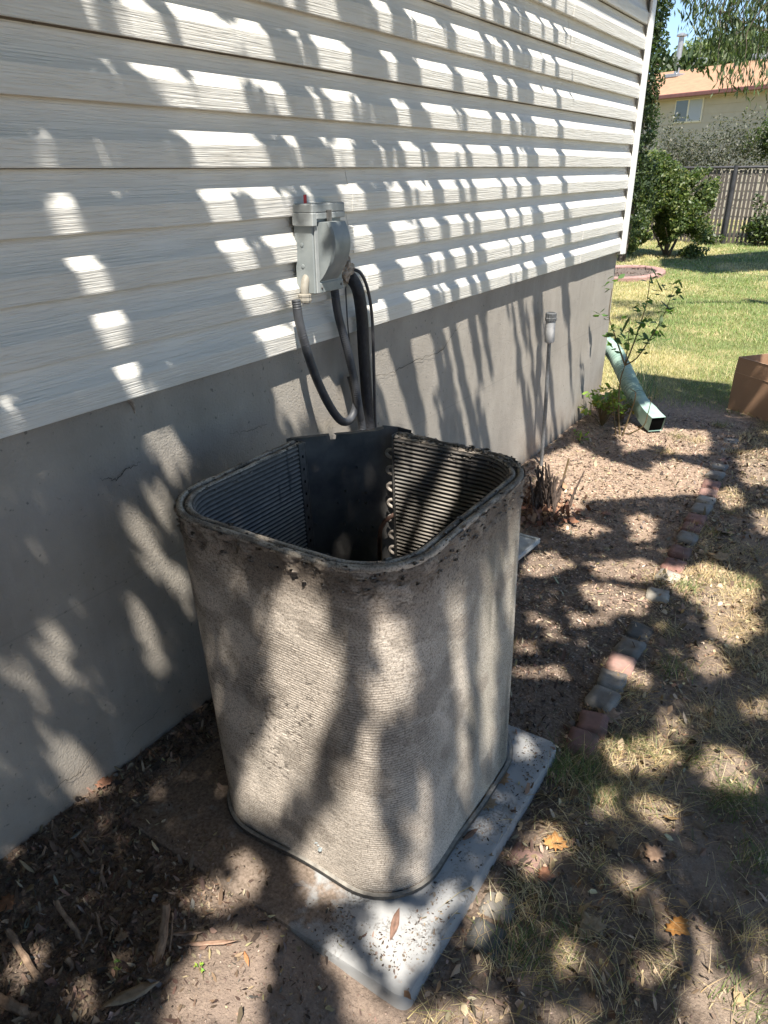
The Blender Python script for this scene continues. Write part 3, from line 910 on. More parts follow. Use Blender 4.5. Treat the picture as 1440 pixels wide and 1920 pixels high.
for i, (x, y, colr, up) in enumerate(BR):
    rr = random.Random(i)
    sy = (.105 if y > 1.7 else .085) if i > 2 else .11; sx = .090 if y > 1.7 else .078
    if y < 3.4 and y > 1.7: sy = .100
    M_ = Matrix.Translation((x, y, up + .001 + float(gheight(np.array([x]), np.array([y]))[0]) * .5)) @ Matrix.Rotation(rr.uniform(-.16, .16), 4, 'Z') @ Matrix.Rotation(rr.uniform(-.08, .08), 4, 'X') @ Matrix.Rotation(rr.uniform(-.09, .09), 4, 'Y')
    bm = bmesh.new(); bmesh.ops.create_cube(bm, size=1)
    bmesh.ops.scale(bm, vec=(sx, sy, .07), verts=bm.verts); bmesh.ops.bevel(bm, geom=bm.edges[:], offset=.005, segments=2, affect='EDGES')
    bmesh.ops.subdivide_edges(bm, edges=[e for e in bm.edges if e.calc_length() > .04], cuts=3, use_grid_fill=True)
    for v in bm.verts:
        v.co += v.normal * mnoise.noise(v.co * 60 + Vector((i * 3.1, 0, 0))) * .0025
        v.co.z -= .035
        v.co += Vector((0, 0, mnoise.noise(v.co * 14 + Vector((i, 4, 0))) * .004))
    bmesh.ops.transform(bm, matrix=M_, verts=bm.verts)
    bmesh.ops.translate(bm, vec=(-1.04, -2.5, 0), verts=bm.verts)
    me = bpy.data.meshes.new('brick'); bm.to_mesh(me); bm.free()
    k = np.array(colr) * rr.uniform(.85, 1.15)
    dirtm = np.array([[max(0, mnoise.noise(v.co * 18))] for v in me.vertices])
    set_col(me, k[None, :] * (1 - dirtm) + np.array([[.17, .13, .1]]) * dirtm)
    link('brick', me, M_BRICK, edging, True)

# ------------------------------------------------------------------ drain hose from round the corner
dr = empty('downspout_extension', (.3, 5.05, 0), 'pale green corrugated downspout hose ending in a rectangular outlet by the rose bush', 'drain pipe')
path = spline([(-.10, 5.40, .46), (.02, 5.36, .40), (.13, 5.26, .31), (.24, 5.13, .215), (.34, 5.03, .135), (.43, 4.94, .085), (.505, 4.865, .062)], 14)
P = np.array(path); d = np.concatenate([[0], np.cumsum(np.linalg.norm(P[1:] - P[:-1], axis=1))]); m = 130
u = np.linspace(0, d[-1], m); P = np.stack([np.interp(u, d, P[:, c]) for c in range(3)], 1)
cut = 84
rs = [.058 + .0045 * math.sin(i * 1.9) for i in range(cut + 1)]
MB().tube(P[:cut + 1], rs, 20, False).build('corrugated_hose', M_HOSE, dr, True)
P2 = P[cut:]; n2 = len(P2)
rs = [.058 + .004 * math.sin(i * 1.9) * max(0, 1 - i / 12) - .002 * (i / n2) for i in range(n2)]
MB().tube(P2, rs, 24, False, [min(1, max(0, (i - 8) / 18)) for i in range(n2)]).build('outlet', M_HOSE, dr, True)
MB().tube([P[-3], P[-2]], [.050, .050], 24, True, [1, 1]).build('outlet_shade_cap', M_BLACK, dr)  # black cap paints the shaded inside of the outlet

# ------------------------------------------------------------------ cardboard box
bx = empty('cardboard_box', (1.0, 5.8, 0), 'open brown cardboard box standing on the lawn edge at the right', 'cardboard box')
ang = math.atan2(5.5 - 5.717, 1.103 - .809)
MX = Matrix.Translation((.809, 5.717, -.005)) @ Matrix.Rotation(ang, 4, 'Z')
W_, D_, H_, FL = .52, .34, .272, .11
def panel(pts, name):
    n = (Vector(pts[1]) - Vector(pts[0])).cross(Vector(pts[3]) - Vector(pts[0])).normalized() * .004
    V = [tuple(MX @ Vector(p)) for p in pts] + [tuple(MX @ (Vector(p) + n)) for p in pts]
    return MB().add(V, [(0, 1, 2, 3), (7, 6, 5, 4), (0, 4, 5, 1), (1, 5, 6, 2), (2, 6, 7, 3), (3, 7, 4, 0)]).build(name, M_CARD, bx)
panel([(0, 0, 0), (W_, 0, 0), (W_, 0, H_), (0, 0, H_)], 'side')
panel([(0, D_, 0), (0, 0, 0), (0, 0, H_), (0, D_, H_)], 'side')
panel([(W_, D_, 0), (0, D_, 0), (0, D_, H_), (W_, D_, H_)], 'side')
panel([(W_, 0, 0), (W_, D_, 0), (W_, D_, H_), (W_, 0, H_)], 'side')
panel([(0, 0, 0), (0, D_, 0), (W_, D_, 0), (W_, 0, 0)], 'bottom')
panel([(.002, -.001, H_ + .003), (W_, -.001, H_ + .003), (W_ - .004, .004, H_ + FL), (.006, .004, H_ + FL)], 'flap')
panel([(-.001, D_, H_ + .003), (-.001, .002, H_ + .003), (.006, .006, H_ + FL), (.010, D_ - .006, H_ + FL)], 'flap')
panel([(W_, D_ + .001, H_ + .003), (0, D_ + .001, H_ + .003), (.006, D_ + .010, H_ + FL), (W_ - .006, D_ + .010, H_ + FL)], 'flap')
mb = MB(); mb.box(.0, W_, -.0065, -.0045, H_ - .001, H_ + .003, 0, MX); mb.build('fold_line', M_CARDEDGE, bx)
mb = MB(); mb.box(.005, W_, -.0035, .0055, H_ + FL, H_ + FL + .0015, 0, MX); mb.build('raw_edge', M_CARDEDGE, bx)

# ------------------------------------------------------------------ scatter helpers
def scatter_flakes(name, pts, size, aspect, cols, tilt=.35, curl=.25, mat=M_LITTER, label=None, lift=.002, kind='stuff', yaw=None, sides=6):
    """little pointed leaf or chip shapes lying about: sides = 6 (six-gon folded on its midrib)"""
    n = len(pts)
    th = RNG.uniform(0, 2 * np.pi, n) if yaw is None else yaw
    s = size if hasattr(size, '__len__') else np.full(n, size)
    s = s * 1.0
    asp = aspect * RNG.uniform(.7, 1.3, n)
    base = np.array([(-1, 0), (-.35, .9), (.4, .8), (1, 0), (.4, -.8), (-.35, -.9)])
    V = np.zeros((n, 6, 3))
    for k, (a, b) in enumerate(base):
        jx = RNG.uniform(.75, 1.2, n); jy = RNG.uniform(.6, 1.25, n)
        V[:, k, 0] = a * s * jx; V[:, k, 1] = b * s * asp * jy
        V[:, k, 2] = curl * s * asp * abs(b) * RNG.uniform(-1, 1.6, n) + curl * s * (a * a) * RNG.uniform(-.2, .6, n)
    t1 = RNG.normal(0, tilt, n); t2 = RNG.normal(0, tilt, n)
    V[:, :, 2] += V[:, :, 0] * np.tan(np.clip(t1, -1.1, 1.1))[:, None] + V[:, :, 1] * np.tan(np.clip(t2, -1.1, 1.1))[:, None]
    c, sn = np.cos(th)[:, None], np.sin(th)[:, None]
    X = V[:, :, 0] * c - V[:, :, 1] * sn; Y = V[:, :, 0] * sn + V[:, :, 1] * c
    W = np.stack([X + pts[:, 0:1], Y + pts[:, 1:2], V[:, :, 2] + pts[:, 2:3] + lift + np.abs(V[:, :, 2]).max(1)[:, None] * .5], 2)
    F = (np.arange(n)[:, None] * 6)[:, :, None] + np.array([[0, 1, 2, 3], [3, 4, 5, 0]])[None]
    me = np_mesh(name, W.reshape(-1, 3), F.reshape(-1, 4), 4)
    cc = np.repeat(cols, 6, 0) * RNG.uniform(.85, 1.15, (n * 6, 1))
    set_col(me, cc)
    o = link(name, me, mat)
    if label: tag(o, label, kind=kind)
    return o
def scatter_stones(name, pts, size, cols, label, mat=M_LITTER, flat=.6):
    n = len(pts)
    base = np.array([(1, 0, 0), (-1, 0, 0), (0, 1, 0), (0, -1, 0), (0, 0, 1), (0, 0, -1), (.7, .7, .3), (-.7, .7, .3), (-.7, -.7, .3), (.7, -.7, .3)])
    tri = np.array([(0, 6, 4), (6, 2, 4), (2, 7, 4), (7, 1, 4), (1, 8, 4), (8, 3, 4), (3, 9, 4), (9, 0, 4), (6, 0, 5), (2, 6, 5), (7, 2, 5), (1, 7, 5), (8, 1, 5), (3, 8, 5), (9, 3, 5), (0, 9, 5)])
    V = base[None] * RNG.uniform(.65, 1.2, (n, 10, 1)) * size[:, None, None] * np.stack([RNG.uniform(.8, 1.5, n), RNG.uniform(.6, 1, n), np.full(n, flat)], 1)[:, None, :]
    th = RNG.uniform(0, 6.28, n)[:, None]; c, s = np.cos(th), np.sin(th)
    W = np.stack([V[:, :, 0] * c - V[:, :, 1] * s + pts[:, 0:1], V[:, :, 0] * s + V[:, :, 1] * c + pts[:, 1:2], V[:, :, 2] + pts[:, 2:3]], 2)
    F = (np.arange(n)[:, None, None] * 10) + tri[None]
    me = np_mesh(name, W.reshape(-1, 3), F.reshape(-1, 3), 3); set_col(me, np.repeat(cols, 10, 0))
    o = link(name, me, mat, None, True); tag(o, label, kind='stuff'); return o
def gpts(n, x0, x1, y0, y1, dens=None, lift=0):
    x = RNG.uniform(x0, x1, n); y = RNG.uniform(y0, y1, n)
    if dens is not None:
        k = RNG.random(n) < dens(x, y); x = x[k]; y = y[k]
    z = gheight(x, y)
    inside = in_pad(x, y)
    z = np.where(inside, PZ, z)
    cin = (x > X0 - .01) & (x < X1 + .01) & (y > Y0_ - .01) & (y < Y1_ + .01)
    k = ~cin & (x > .004)
    return np.stack([x, y, z + lift], 1)[k]
def palette(n, cs, w=None, jit=.12):
    cs = np.array(cs); i = RNG.choice(len(cs), n, p=None if w is None else np.array(w) / sum(w))
    return np.clip(cs[i] * RNG.uniform(1 - jit * 2, 1 + jit * 2, (n, 1)) * RNG.uniform(1 - jit * .5, 1 + jit * .5, (n, 3)), .005, 1)

BROWNS = [(.055, .036, .026), (.11, .07, .048), (.18, .12, .08), (.26, .19, .13), (.34, .27, .19), (.16, .145, .13)]
# dark chunky mulch between wall and pad, chips everywhere in the bed
p = gpts(42000, .0, 1.1, .2, 2.2, lambda x, y: np.where(in_pad(x, y), np.where(x < .6, .10, .012) + .0, np.clip(sstep(.95, .5, x) * .9 + .18, 0, 1) * np.where((y < .85) & (x > .55), .30, 1)))
scatter_flakes('bark_mulch', p, np.minimum(RNG.gamma(2, .0020, len(p)) + .0018, .018), .38, palette(len(p), BROWNS, [3, 4, 4, 2.4, 1.2, 1], .2), .5, .7, label='dark bark mulch and crumbled leaves along the foot of the wall', lift=.001)
p = gpts(15000, .0, 1.25, 2.2, 5.3)
scatter_flakes('bark_mulch', p, np.minimum(RNG.gamma(2, .0024, len(p)) + .002, .018), .42, palette(len(p), BROWNS + [(.50, .37, .26)], [1.2, 2, 4, 4, 4, 1, 4], .2), .35, .4, label='reddish wood chips over the soil bed behind the coil')
# fine gravel, sunlit behind
p = gpts(16000, .02, 1.15, 2.0, 5.4, lambda x, y: .35 + .65 * sstep(2.9, 3.6, y) * sstep(.35, .55, fbm(x * 3, y * 3, 3, 61)))
scatter_stones('gravel', p, RNG.uniform(.0025, .0065, len(p)), palette(len(p), [(.46, .34, .25), (.38, .27, .20), (.55, .43, .33), (.26, .19, .15)]), 'small tan gravel in the soil bed beyond the coil')
p = gpts(12000, .3, 1.8, .3, 2.6, lambda x, y: np.where(in_pad(x, y), sstep(.50, .62, fbm(x * 8, y * 8, 4, 70)) * .6 + .03, 1))
scatter_stones('soil_crumbs', p, RNG.uniform(.001, .0035, len(p)), palette(len(p), [(.30, .23, .18), (.20, .145, .11), (.40, .32, .25), (.12, .09, .07)]), 'loose crumbs of soil on the ground and over the pad edge')
# pale narrow leaflets
p = gpts(2400, .0, 2.3, .2, 4.5, lambda x, y: .25 + .75 * sstep(.45, .6, fbm(x * 4, y * 4, 3, 64)))
scatter_flakes('leaflets', p, RNG.uniform(.004, .010, len(p)), .38, palette(len(p), [(.42, .36, .16), (.48, .42, .24), (.34, .26, .14), (.38, .34, .24)]), .5, .6, label='tiny pale yellow leaflets dropped over soil and grass', lift=.003)
# brown crumpled leaf pieces in the grass
p = gpts(32000, 1.0, 2.8, .2, 5.6, lambda x, y: .35 + .65 * sstep(.42, .6, fbm(x * 3, y * 3, 4, 66)))
scatter_flakes('leaf_fragments', p, np.minimum(RNG.gamma(1.8, .0028, len(p)) + .002, .016), .5, palette(len(p), [(.16, .11, .07), (.28, .19, .12), (.42, .31, .20), (.54, .42, .28), (.11, .08, .06)], None, .2), .5, .7, label='crumpled brown leaf fragments between the dry grass', lift=.003)
# crumbs on the pad's right strip
p = np.stack([RNG.uniform(.5, 1.0, 9000), RNG.uniform(.82, 1.68, 9000), np.full(9000, PZ)], 1)
k = (fbm(p[:, 0] * 8, p[:, 1] * 8, 4, 70) + .12 * RNG.random(9000) > .72) & ~((p[:, 0] < X1 + .008) & (p[:, 1] > Y0_ - .01))
p = p[k]
scatter_flakes('pad_debris', p, np.minimum(RNG.gamma(1.1, .0010, len(p)) + .0004, .008), .55, palette(len(p), [(.06, .045, .035), (.12, .085, .06), (.2, .15, .11)]), .4, .5, label='dark crumbs and bits of leaf on the clean strip of the pad', lift=.001)

def blades(name, pts, hgt, wid, lean, cols, label, segs=2, yaw=None):
    n = len(pts); th = RNG.uniform(0, 2 * np.pi, n) if yaw is None else yaw
    c, s = np.cos(th), np.sin(th); px, py = -s, c
    rows = []
    for k in range(segs + 1):
        t = k / segs
        r = lean * hgt * (t ** 1.5); z = hgt * (t - .28 * np.clip(lean, 0, 2) * t * t)
        w = wid * (1 - t * .85)
        for sg in ((-1, 1) if k < segs else (0,)):
            rows.append(np.stack([pts[:, 0] + c * r + px * w * sg, pts[:, 1] + s * r + py * w * sg, pts[:, 2] + np.maximum(z, .0015)], 1))
    V = np.stack(rows, 1); m = V.shape[1]
    F = []
    for k in range(segs - 1):
        F += [(2 * k, 2 * k + 1, 2 * k + 3), (2 * k, 2 * k + 3, 2 * k + 2)]
    F += [(2 * segs - 2, 2 * segs - 1, 2 * segs)]
    F = (np.arange(n)[:, None, None] * m) + np.array(F)[None]
    me = np_mesh(name, V.reshape(-1, 3), F.reshape(-1, 3), 3)
    set_col(me, np.repeat(cols, m, 0))
    o = link(name, me, M_GRASS); tag(o, label, kind='stuff'); return o
STRAW = [(.62, .47, .26), (.52, .39, .22), (.38, .28, .17), (.70, .58, .37)]
GREEN = [(.13, .18, .05), (.18, .23, .075), (.10, .145, .045)]
# flat dry thatch, near
def thatch_d(x, y): return sstep(.40, .60, fbm(x * 2.6, y * 2.6, 4, 71)) * sstep(1.02, 1.14, x + .03) * .9 + .06
p = gpts(120000, 1.0, 3.0, .2, 6.0, thatch_d)
blades('dry_grass', p, RNG.uniform(.012, .05, len(p)), RNG.uniform(.0005, .0012, len(p)), RNG.uniform(1.0, 3.2, len(p)), palette(len(p), STRAW + GREEN, [5, 5, 4, 5, .3, .3, .4]), 'dry straw-coloured grass lying over the soil on the right')
# green and yellow tufts
tf_px = [(1040, 1450), (1085, 1450), (1190, 1400), (1350, 1500), (1210, 1690), (1250, 1180), (1290, 1110), (1330, 1080), (1380, 960), (1340, 1000), (1300, 1000), (1420, 900), (1400, 1500), (1230, 1090), (1000, 1680), (975, 1780), (1110, 1740), (1120, 1620), (1420, 1620), (1030, 1820), (1230, 1800),
         (1390, 1880), (1150, 1880), (1050, 1560), (1270, 1260), (1180, 1300), (1400, 1250), (1390, 1100), (1420, 1040), (985, 1700), (1300, 1420), (1340, 1360), (1200, 1500), (1060, 1760), (950, 1800), (1400, 1760), (1270, 820), (1250, 850), (1310, 830), (1350, 800), (1400, 820), (1380, 850), (1130, 1500)]
V_ = []; hh = []; yw = []; ln = []; cl = []
for i, q in enumerate(tf_px):
    g = onz(q[0], q[1], 0); n = int(RNG.integers(60, 170)); a = RNG.uniform(0, 6.28)
    xx = g[0] + RNG.normal(0, .035, n); yy = g[1] + RNG.normal(0, .035, n); zz = gheight(xx, yy)
    k = ~in_pad(xx, yy); xx, yy, zz = xx[k], yy[k], zz[k]; n = len(xx)
    V_.append(np.stack([xx, yy, zz], 1)); hh.append(RNG.uniform(.02, .075, n) * (1.3 if i < 4 else .85)); yw.append(a + RNG.normal(0, 1.1, n)); ln.append(RNG.uniform(.4, 1.8, n))
    gr = (i % 3 == 0) or i < 3
    cl.append(palette(n, STRAW + GREEN, ([1, 1, 1, 1, 5, 4, 3] if gr else [4, 4, 2, 4, .7, .7, .3])))
blades('grass_tuft', np.concatenate(V_), np.concatenate(hh), RNG.uniform(.0006, .0014, sum(map(len, V_))), np.concatenate(ln), np.concatenate(cl), 'scattered tufts of greener grass along the brick edging', 3, np.concatenate(yw))
# lawn
def lawn_cols(x, y, n):
    g = fbm(x * .9 + 3, y * .45, 4, 81); t = sstep(.46, .62, g - .10 * (y > 13) - .16 * sstep(8.2, 9.6, y) * sstep(11.5, 10, y) * sstep(-.8, .2, x) + .0)
    a = palette(n, [(.15, .23, .06), (.21, .29, .085), (.27, .32, .12)]); b = palette(n, [(.54, .47, .23), (.46, .40, .19), (.60, .52, .30)])
    pick = (RNG.random(n) < (t * .8 + .12))[:, None]
    return np.where(pick, b, a)
for (n, x0, x1, y0, y1, hs, ws) in ((70000, -.6, 3.2, 5.2, 8.2, .045, .0017), (80000, -2.2, 2.6, 8.2, 13, .05, .0028), (50000, -4.5, 2.0, 13, 21, .055, .0045)):
    x = RNG.uniform(x0, x1, n); y = RNG.uniform(y0, y1, n)
    dens = sstep(5.35, 6.0, y + .5 * (fbm(x * 3, y * 3, 3, 83) - .5)) * (.55 + .45 * vn(x * 8, y * 8, 3)); k = RNG.random(n) < dens; k &= ~((x < .02) & (y < 5.3))
    x, y = x[k], y[k]; n = len(x)
    p = np.stack([x, y, gheight(x, y)], 1)
    blades('lawn_grass', p, RNG.uniform(.5, 1.2, n) * hs, RNG.uniform(.7, 1.3, n) * ws, RNG.uniform(.3, 1.6, n), lawn_cols(x, y, n), {5.2: 'yellowing lawn grass nearest the bed', 8.2: 'mixed green and straw lawn grass in the middle of the yard', 13: 'green lawn grass in front of the far shrubs'}[y0])

# ------------------------------------------------------------------ single fallen leaves
MAPLE = [(0, -.62), (.07, -.24), (.36, -.42), (.44, -.22), (.74, -.14), (.56, .06), (.74, .34), (.46, .32), (.42, .56), (.22, .52), (.16, .74), (0, .92), (-.14, .70), (-.22, .50), (-.46, .58), (-.44, .30), (-.72, .30), (-.58, .04), (-.70, -.16), (-.42, -.20), (-.34, -.42), (-.07, -.24)]
def fallen_leaf(px, py, size, yaw, colr, label, z=None, curl=.25, pts=MAPLE, tilt=(0, 0)):
    g = onz(px, py, PZ if z else 0.0); zz = (PZ if z else float(gheight(np.array([g[0]]), np.array([g[1]]))[0])) + .008
    if not z: zz += .006
    V = [(0, 0, 0)]; n = len(pts)
    for (a, b) in pts:
        V.append((a * size * .72, b * size * .72, (curl * (a * a) * .35 + curl * .25 * b * abs(b) + .05 * math.sin(a * 9 + b * 7)) * size * .5))
    for (a, b) in pts:      # inner ring half way
        V.append((a * size * .36, b * size * .36, (.02 - .06 * abs(a)) * size * .5))
    F = []
    for k in range(n):
        k2 = (k + 1) % n
        F.append((1 + n + k, 1 + k, 1 + k2, 1 + n + k2)); F.append((0, 1 + n + k, 1 + n + k2))
    R = Matrix.Rotation(yaw, 4, 'Z') @ Matrix.Rotation(tilt[0], 4, 'X') @ Matrix.Rotation(tilt[1], 4, 'Y')
    me = bpy.data.meshes.new('fallen_leaf'); me.from_pydata([tuple(R @ Vector(v)) for v in V], [], F)
    cols = np.array(colr)[None] * RNG.uniform(.75, 1.15, (len(V), 1)); cols[0] *= .7
    set_col(me, cols)
    o = link('fallen_leaf', me, M_DEAD, None, True); o.location = (g[0], g[1], zz)
    md = o.modifiers.new('thickness', 'SOLIDIFY'); md.thickness = .0006
    tag(o, label, 'leaf', 'fallen dry leaves')
def mat_dead():
    m = Mat('dead_leaf', .7)
    col = m.mix(.45, m.attr(), m.ramp(m.noise(90, 5, (1, 1, 1), .6), [(.35, (.45, .4, .35)), (.6, (1, 1, 1))]), 'MULTIPLY')
    m.color(col); m.bump(m.noise(260, 3), .0008)
    t = m.n.new('ShaderNodeBsdfTranslucent'); mx = m.n.new('ShaderNodeMixShader'); mx.inputs[0].default_value = .15
    m.l.new(col, t.inputs[0]); m.l.new(m.b.outputs[0], mx.inputs[1]); m.l.new(t.outputs[0], mx.inputs[2]); m.l.new(mx.outputs[0], m.n['Material Output'].inputs[0])
    return m.m
M_DEAD = mat_dead()
LONG = [(0, -1), (.10, -.7), (.22, -.3), (.26, .1), (.18, .5), (.06, .85), (0, 1), (-.08, .85), (-.20, .5), (-.24, .1), (-.2, -.3), (-.09, -.7)]
ORG = (.50, .25, .085); TAN = (.36, .25, .16); BEI = (.42, .33, .22); BRN = (.24, .15, .095)
fallen_leaf(1040, 1592, .062, .4, ORG, 'orange lobed leaf just right of the pink brick')
fallen_leaf(1147, 1588, .052, 2.2, (.28, .19, .10), 'dull brown lobed leaf right of the orange leaf by the pink brick', curl=.5)
fallen_leaf(1229, 1612, .058, 1.1, (.46, .30, .20), 'peach-coloured lobed leaf on the sunny spot above the big brown leaf')
fallen_leaf(1219, 1702, .090, 2.6, (.33, .23, .15), 'largest tan lobed leaf, touching the orange one below it', curl=.35)
fallen_leaf(1266, 1740, .058, 4.3, (.55, .26, .07), 'bright orange lobed leaf lowest of the overlapping pair', curl=.4, tilt=(.15, .1))
fallen_leaf(1108, 1752, .066, .9, BEI, 'folded beige lobed leaf left of the big brown leaf', curl=.8, tilt=(.2, -.3))
fallen_leaf(1256, 1543, .040, 3.3, (.42, .27, .12), 'small tan leaf standing at the edge of a sunny spot in the grass', curl=.8, tilt=(.5, .1))
fallen_leaf(1018, 1648, .046, 5.0, (.40, .19, .11), 'reddish leaf beside the pink brick near the pad', curl=.3)
fallen_leaf(943, 1462, .060, 1.9, (.34, .20, .10), 'curled brown leaf on the pad near the coil corner', True, .7)
fallen_leaf(912, 1512, .058, .7, (.30, .215, .13), 'flat tan leaf on the pad strip below the curled brown one', True, .2)
fallen_leaf(882, 1568, .045, 2.9, (.26, .16, .11), 'narrow curled leaf against the foot strip of the coil', True, .9, LONG)
fallen_leaf(740, 1738, .052, .3, (.24, .14, .10), 'narrow brown curled leaf on the front corner of the pad', True, .9, LONG, (.1, .3))
fallen_leaf(392, 1538, .062, 2.0, (.36, .17, .07), 'rusty orange leaf on the soil left of the coil foot', curl=.4)
fallen_leaf(205, 1508, .048, 1.2, (.24, .12, .075), 'dark red-brown leaf against the foundation')
fallen_leaf(28, 1730, .050, 2.7, (.30, .15, .08), 'rust brown leaf at the left edge of the photo')
fallen_leaf(252, 1900, .085, 5.7, (.33, .26, .18), 'long grey-brown leaf at the bottom edge beside the cut stems', curl=.35, pts=LONG)
fallen_leaf(395, 1800, .098, 5.3, (.42, .27, .19), 'long curved pinkish strip of bark on sunlit soil', curl=.6, pts=[(a * .35, b) for a, b in LONG])
fallen_leaf(352, 1782, .060, 5.3, (.36, .25, .18), 'shorter bark strip next to the long pinkish one', curl=.4, pts=[(a * .5, b) for a, b in LONG])
fallen_leaf(466, 1827, .026, 1.0, (.50, .23, .10), 'tiny orange leaf on sunlit soil in front of the pad', curl=.5, pts=LONG)
fallen_leaf(1143, 1352, .085, 1.2, (.32, .22, .15), 'tan lobed leaf resting on the red brick nearest the pad', curl=.4)
fallen_leaf(1104, 1423, .050, 2.2, (.36, .19, .13), 'reddish leaf below the last red brick of the row', curl=.4)
fallen_leaf(1136, 968, .050, .3, (.34, .17, .11), 'red-brown leaf on the soil bed behind the coil', curl=.3)
fallen_leaf(1353, 1050, .10, 1.5, (.42, .29, .16), 'large tan leaf on dry grass right of the red bricks', curl=.2)
fallen_leaf(1355, 1000, .08, 2.5, (.30, .20, .13), 'brown leaf standing in the grass above the large tan leaf', curl=.5, tilt=(.25, 0))
fallen_leaf(235, 885 + 905, .03, 1, (.30, .22, .15), 'small brown leaf lying among the cut stems', curl=.5)

# green sprig on the soil
def sprig(px, py, n, L, label, cat='weed', h=.02, colr=(.10, .22, .05), z=None, wd=.45, ls=.28):
    g = onz(px, py, 0); z0 = float(gheight(np.array([g[0]]), np.array([g[1]]))[0])
    root = empty('weed', (g[0], g[1], z0), label, cat)
    st = MB(); pts = []; yaw = []
    tips = []
    for k in range(n):
        a = RNG.uniform(0, 6.28); r = RNG.uniform(.2, 1) * L; hh_ = h * RNG.uniform(.5, 1.3)
        tip = np.array([g[0] + math.cos(a) * r, g[1] + math.sin(a) * r, z0 + hh_])
        st.tube([(g[0], g[1], z0 - .01), ((g[0] + tip[0]) / 2, (g[1] + tip[1]) / 2, z0 + hh_ * .7), tuple(tip)], [.0018, .0014, .0008], 5, False)
        for q in range(3): tips.append(tip + RNG.normal(0, L * .12, 3) * np.array([1, 1, .4])); yaw.append(a + RNG.normal(0, .6))
    st.build('stem', M_STEMG, root)
    tips = np.array(tips); o = scatter_flakes('foliage', tips - np.array([g[0], g[1], z0]), RNG.uniform(.6, 1.2, len(tips)) * L * ls, wd, palette(len(tips), [colr, tuple(c * 1.35 for c in colr), (colr[0] * 2.0, colr[1] * 1.3, colr[2])]), .5, .5, M_LEAF, None, 0, yaw=np.array(yaw))
    o.parent = root
    return root
sprig(383, 1848, 4, .018, 'tiny bright green seedling on the sunlit soil at the front', h=.012, colr=(.16, .34, .07))
sprig(1086, 832, 9, .055, 'small bright green weed on the sunlit soil below the foundation corner', h=.04, colr=(.16, .30, .06))
sprig(1128, 800, 70, .15, 'yellow-green leafy plant at the foot of the foundation corner', 'plant', h=.18, colr=(.17, .26, .05), ls=.16)
sprig(1160, 790, 40, .11, 'low olive plant between the stems of the rose bush', 'plant', h=.12, colr=(.12, .15, .05), ls=.16)
sprig(225, 1860, 3, .02, 'single green shoot among the cut stems at the front', h=.045, colr=(.12, .22, .05), wd=.3)

# ------------------------------------------------------------------ cut stems
def stems(name, base, label, cat, items, mat=M_STEM):
    root = empty(name, base, label, cat)
    for (p0, p1, p2, r0, r1) in items:
        pts = spline([p0, p1, p2], 7); n = len(pts)
        pts = [np.array(p) + RNG.normal(0, .0012, 3) for p in pts]
        rs = [(r0 + (r1 - r0) * i / (n - 1)) * (1 + .14 * math.sin(i * 2.1)) for i in range(n)]
        MB().tube(pts, rs, 9).build('stem', mat, root, True)
    return root
def st(b, m, t, hb, hm, ht, r0, r1):
    gb = onz(*b, hb); gm = onz(*m, hm); gt = onz(*t, ht); return (gb, gm, gt, r0, r1)
its = [st((90, 1865), (69, 1829), (15, 1742), .01, .05, .11, .0085, .0065), st((176, 1815), (147, 1754), (105, 1690), .01, .05, .12, .0075, .005), st((278, 1846), (301, 1775), (312, 1694), .02, .07, .15, .010, .0095),
       st((177, 1695), (186, 1660), (192, 1622), .02, .05, .10, .0045, .003), st((222, 1818), (196, 1768), (180, 1710), .01, .04, .08, .004, .0028), st((84, 1822), (76, 1795), (66, 1770), .0, .03, .06, .006, .004),
       st((165, 1872), (143, 1832), (125, 1795), .0, .03, .07, .006, .0055), st((100, 1930), (40, 1895), (-20, 1862), .02, .05, .07, .012, .010), st((60, 1880), (30, 1868), (14, 1858), .0, .02, .03, .006, .005),
       st((300, 1840), (318, 1780), (325, 1712), .01, .05, .12, .003, .002), st((140, 1840), (150, 1790), (172, 1735), .0, .03, .07, .003, .002)]
stems('pruned_shrub', tuple(onz(180, 1850, 0)), 'stubby cut brown stems of a pruned shrub in dark mulch at the front left', 'shrub', its)
g0 = onz(1025, 955, 0); its = []
for k in range(44):
    a = RNG.uniform(0, 6.28); lean = RNG.uniform(.15, .75); L = RNG.uniform(.09, .24)
    b = g0 + np.array([RNG.normal(0, .035), RNG.normal(0, .05), 0]); t = b + np.array([math.cos(a) * lean * .6, math.sin(a) * lean * .6, 1]) * L
    its.append((b, (b + t) / 2 + RNG.normal(0, .008, 3), t, RNG.uniform(.0045, .009), RNG.uniform(.003, .006)))
sb = stems('cut_rose_bush', tuple(g0), 'cluster of short bare cut rose stems in leaf litter beside the rod', 'shrub', its, M_STEMD)
b = g0 + np.array([.02, .1, 0]); MB().tube([b, b + np.array([.01, .02, .12]), b + np.array([.03, .02, .25])], [.006, .0055, .005], 8).build('green_stem', M_STEMG, sb, True)
p = np.stack([g0[0] + RNG.normal(0, .09, 420), g0[1] + RNG.normal(-.06, .13, 420), np.full(420, .012)], 1)
p = p[p[:, 0] > .01]
p[:, 2] += gheight(p[:, 0], p[:, 1]) + RNG.uniform(0, .02, len(p))
scatter_flakes('dead_leaves', p, RNG.uniform(.008, .022, len(p)), .6, palette(len(p), [(.13, .06, .04), (.2, .1, .06), (.27, .16, .1)]), .5, .7, M_LITTER, 'dark red-brown dead leaves caught at the foot of the cut rose stems')

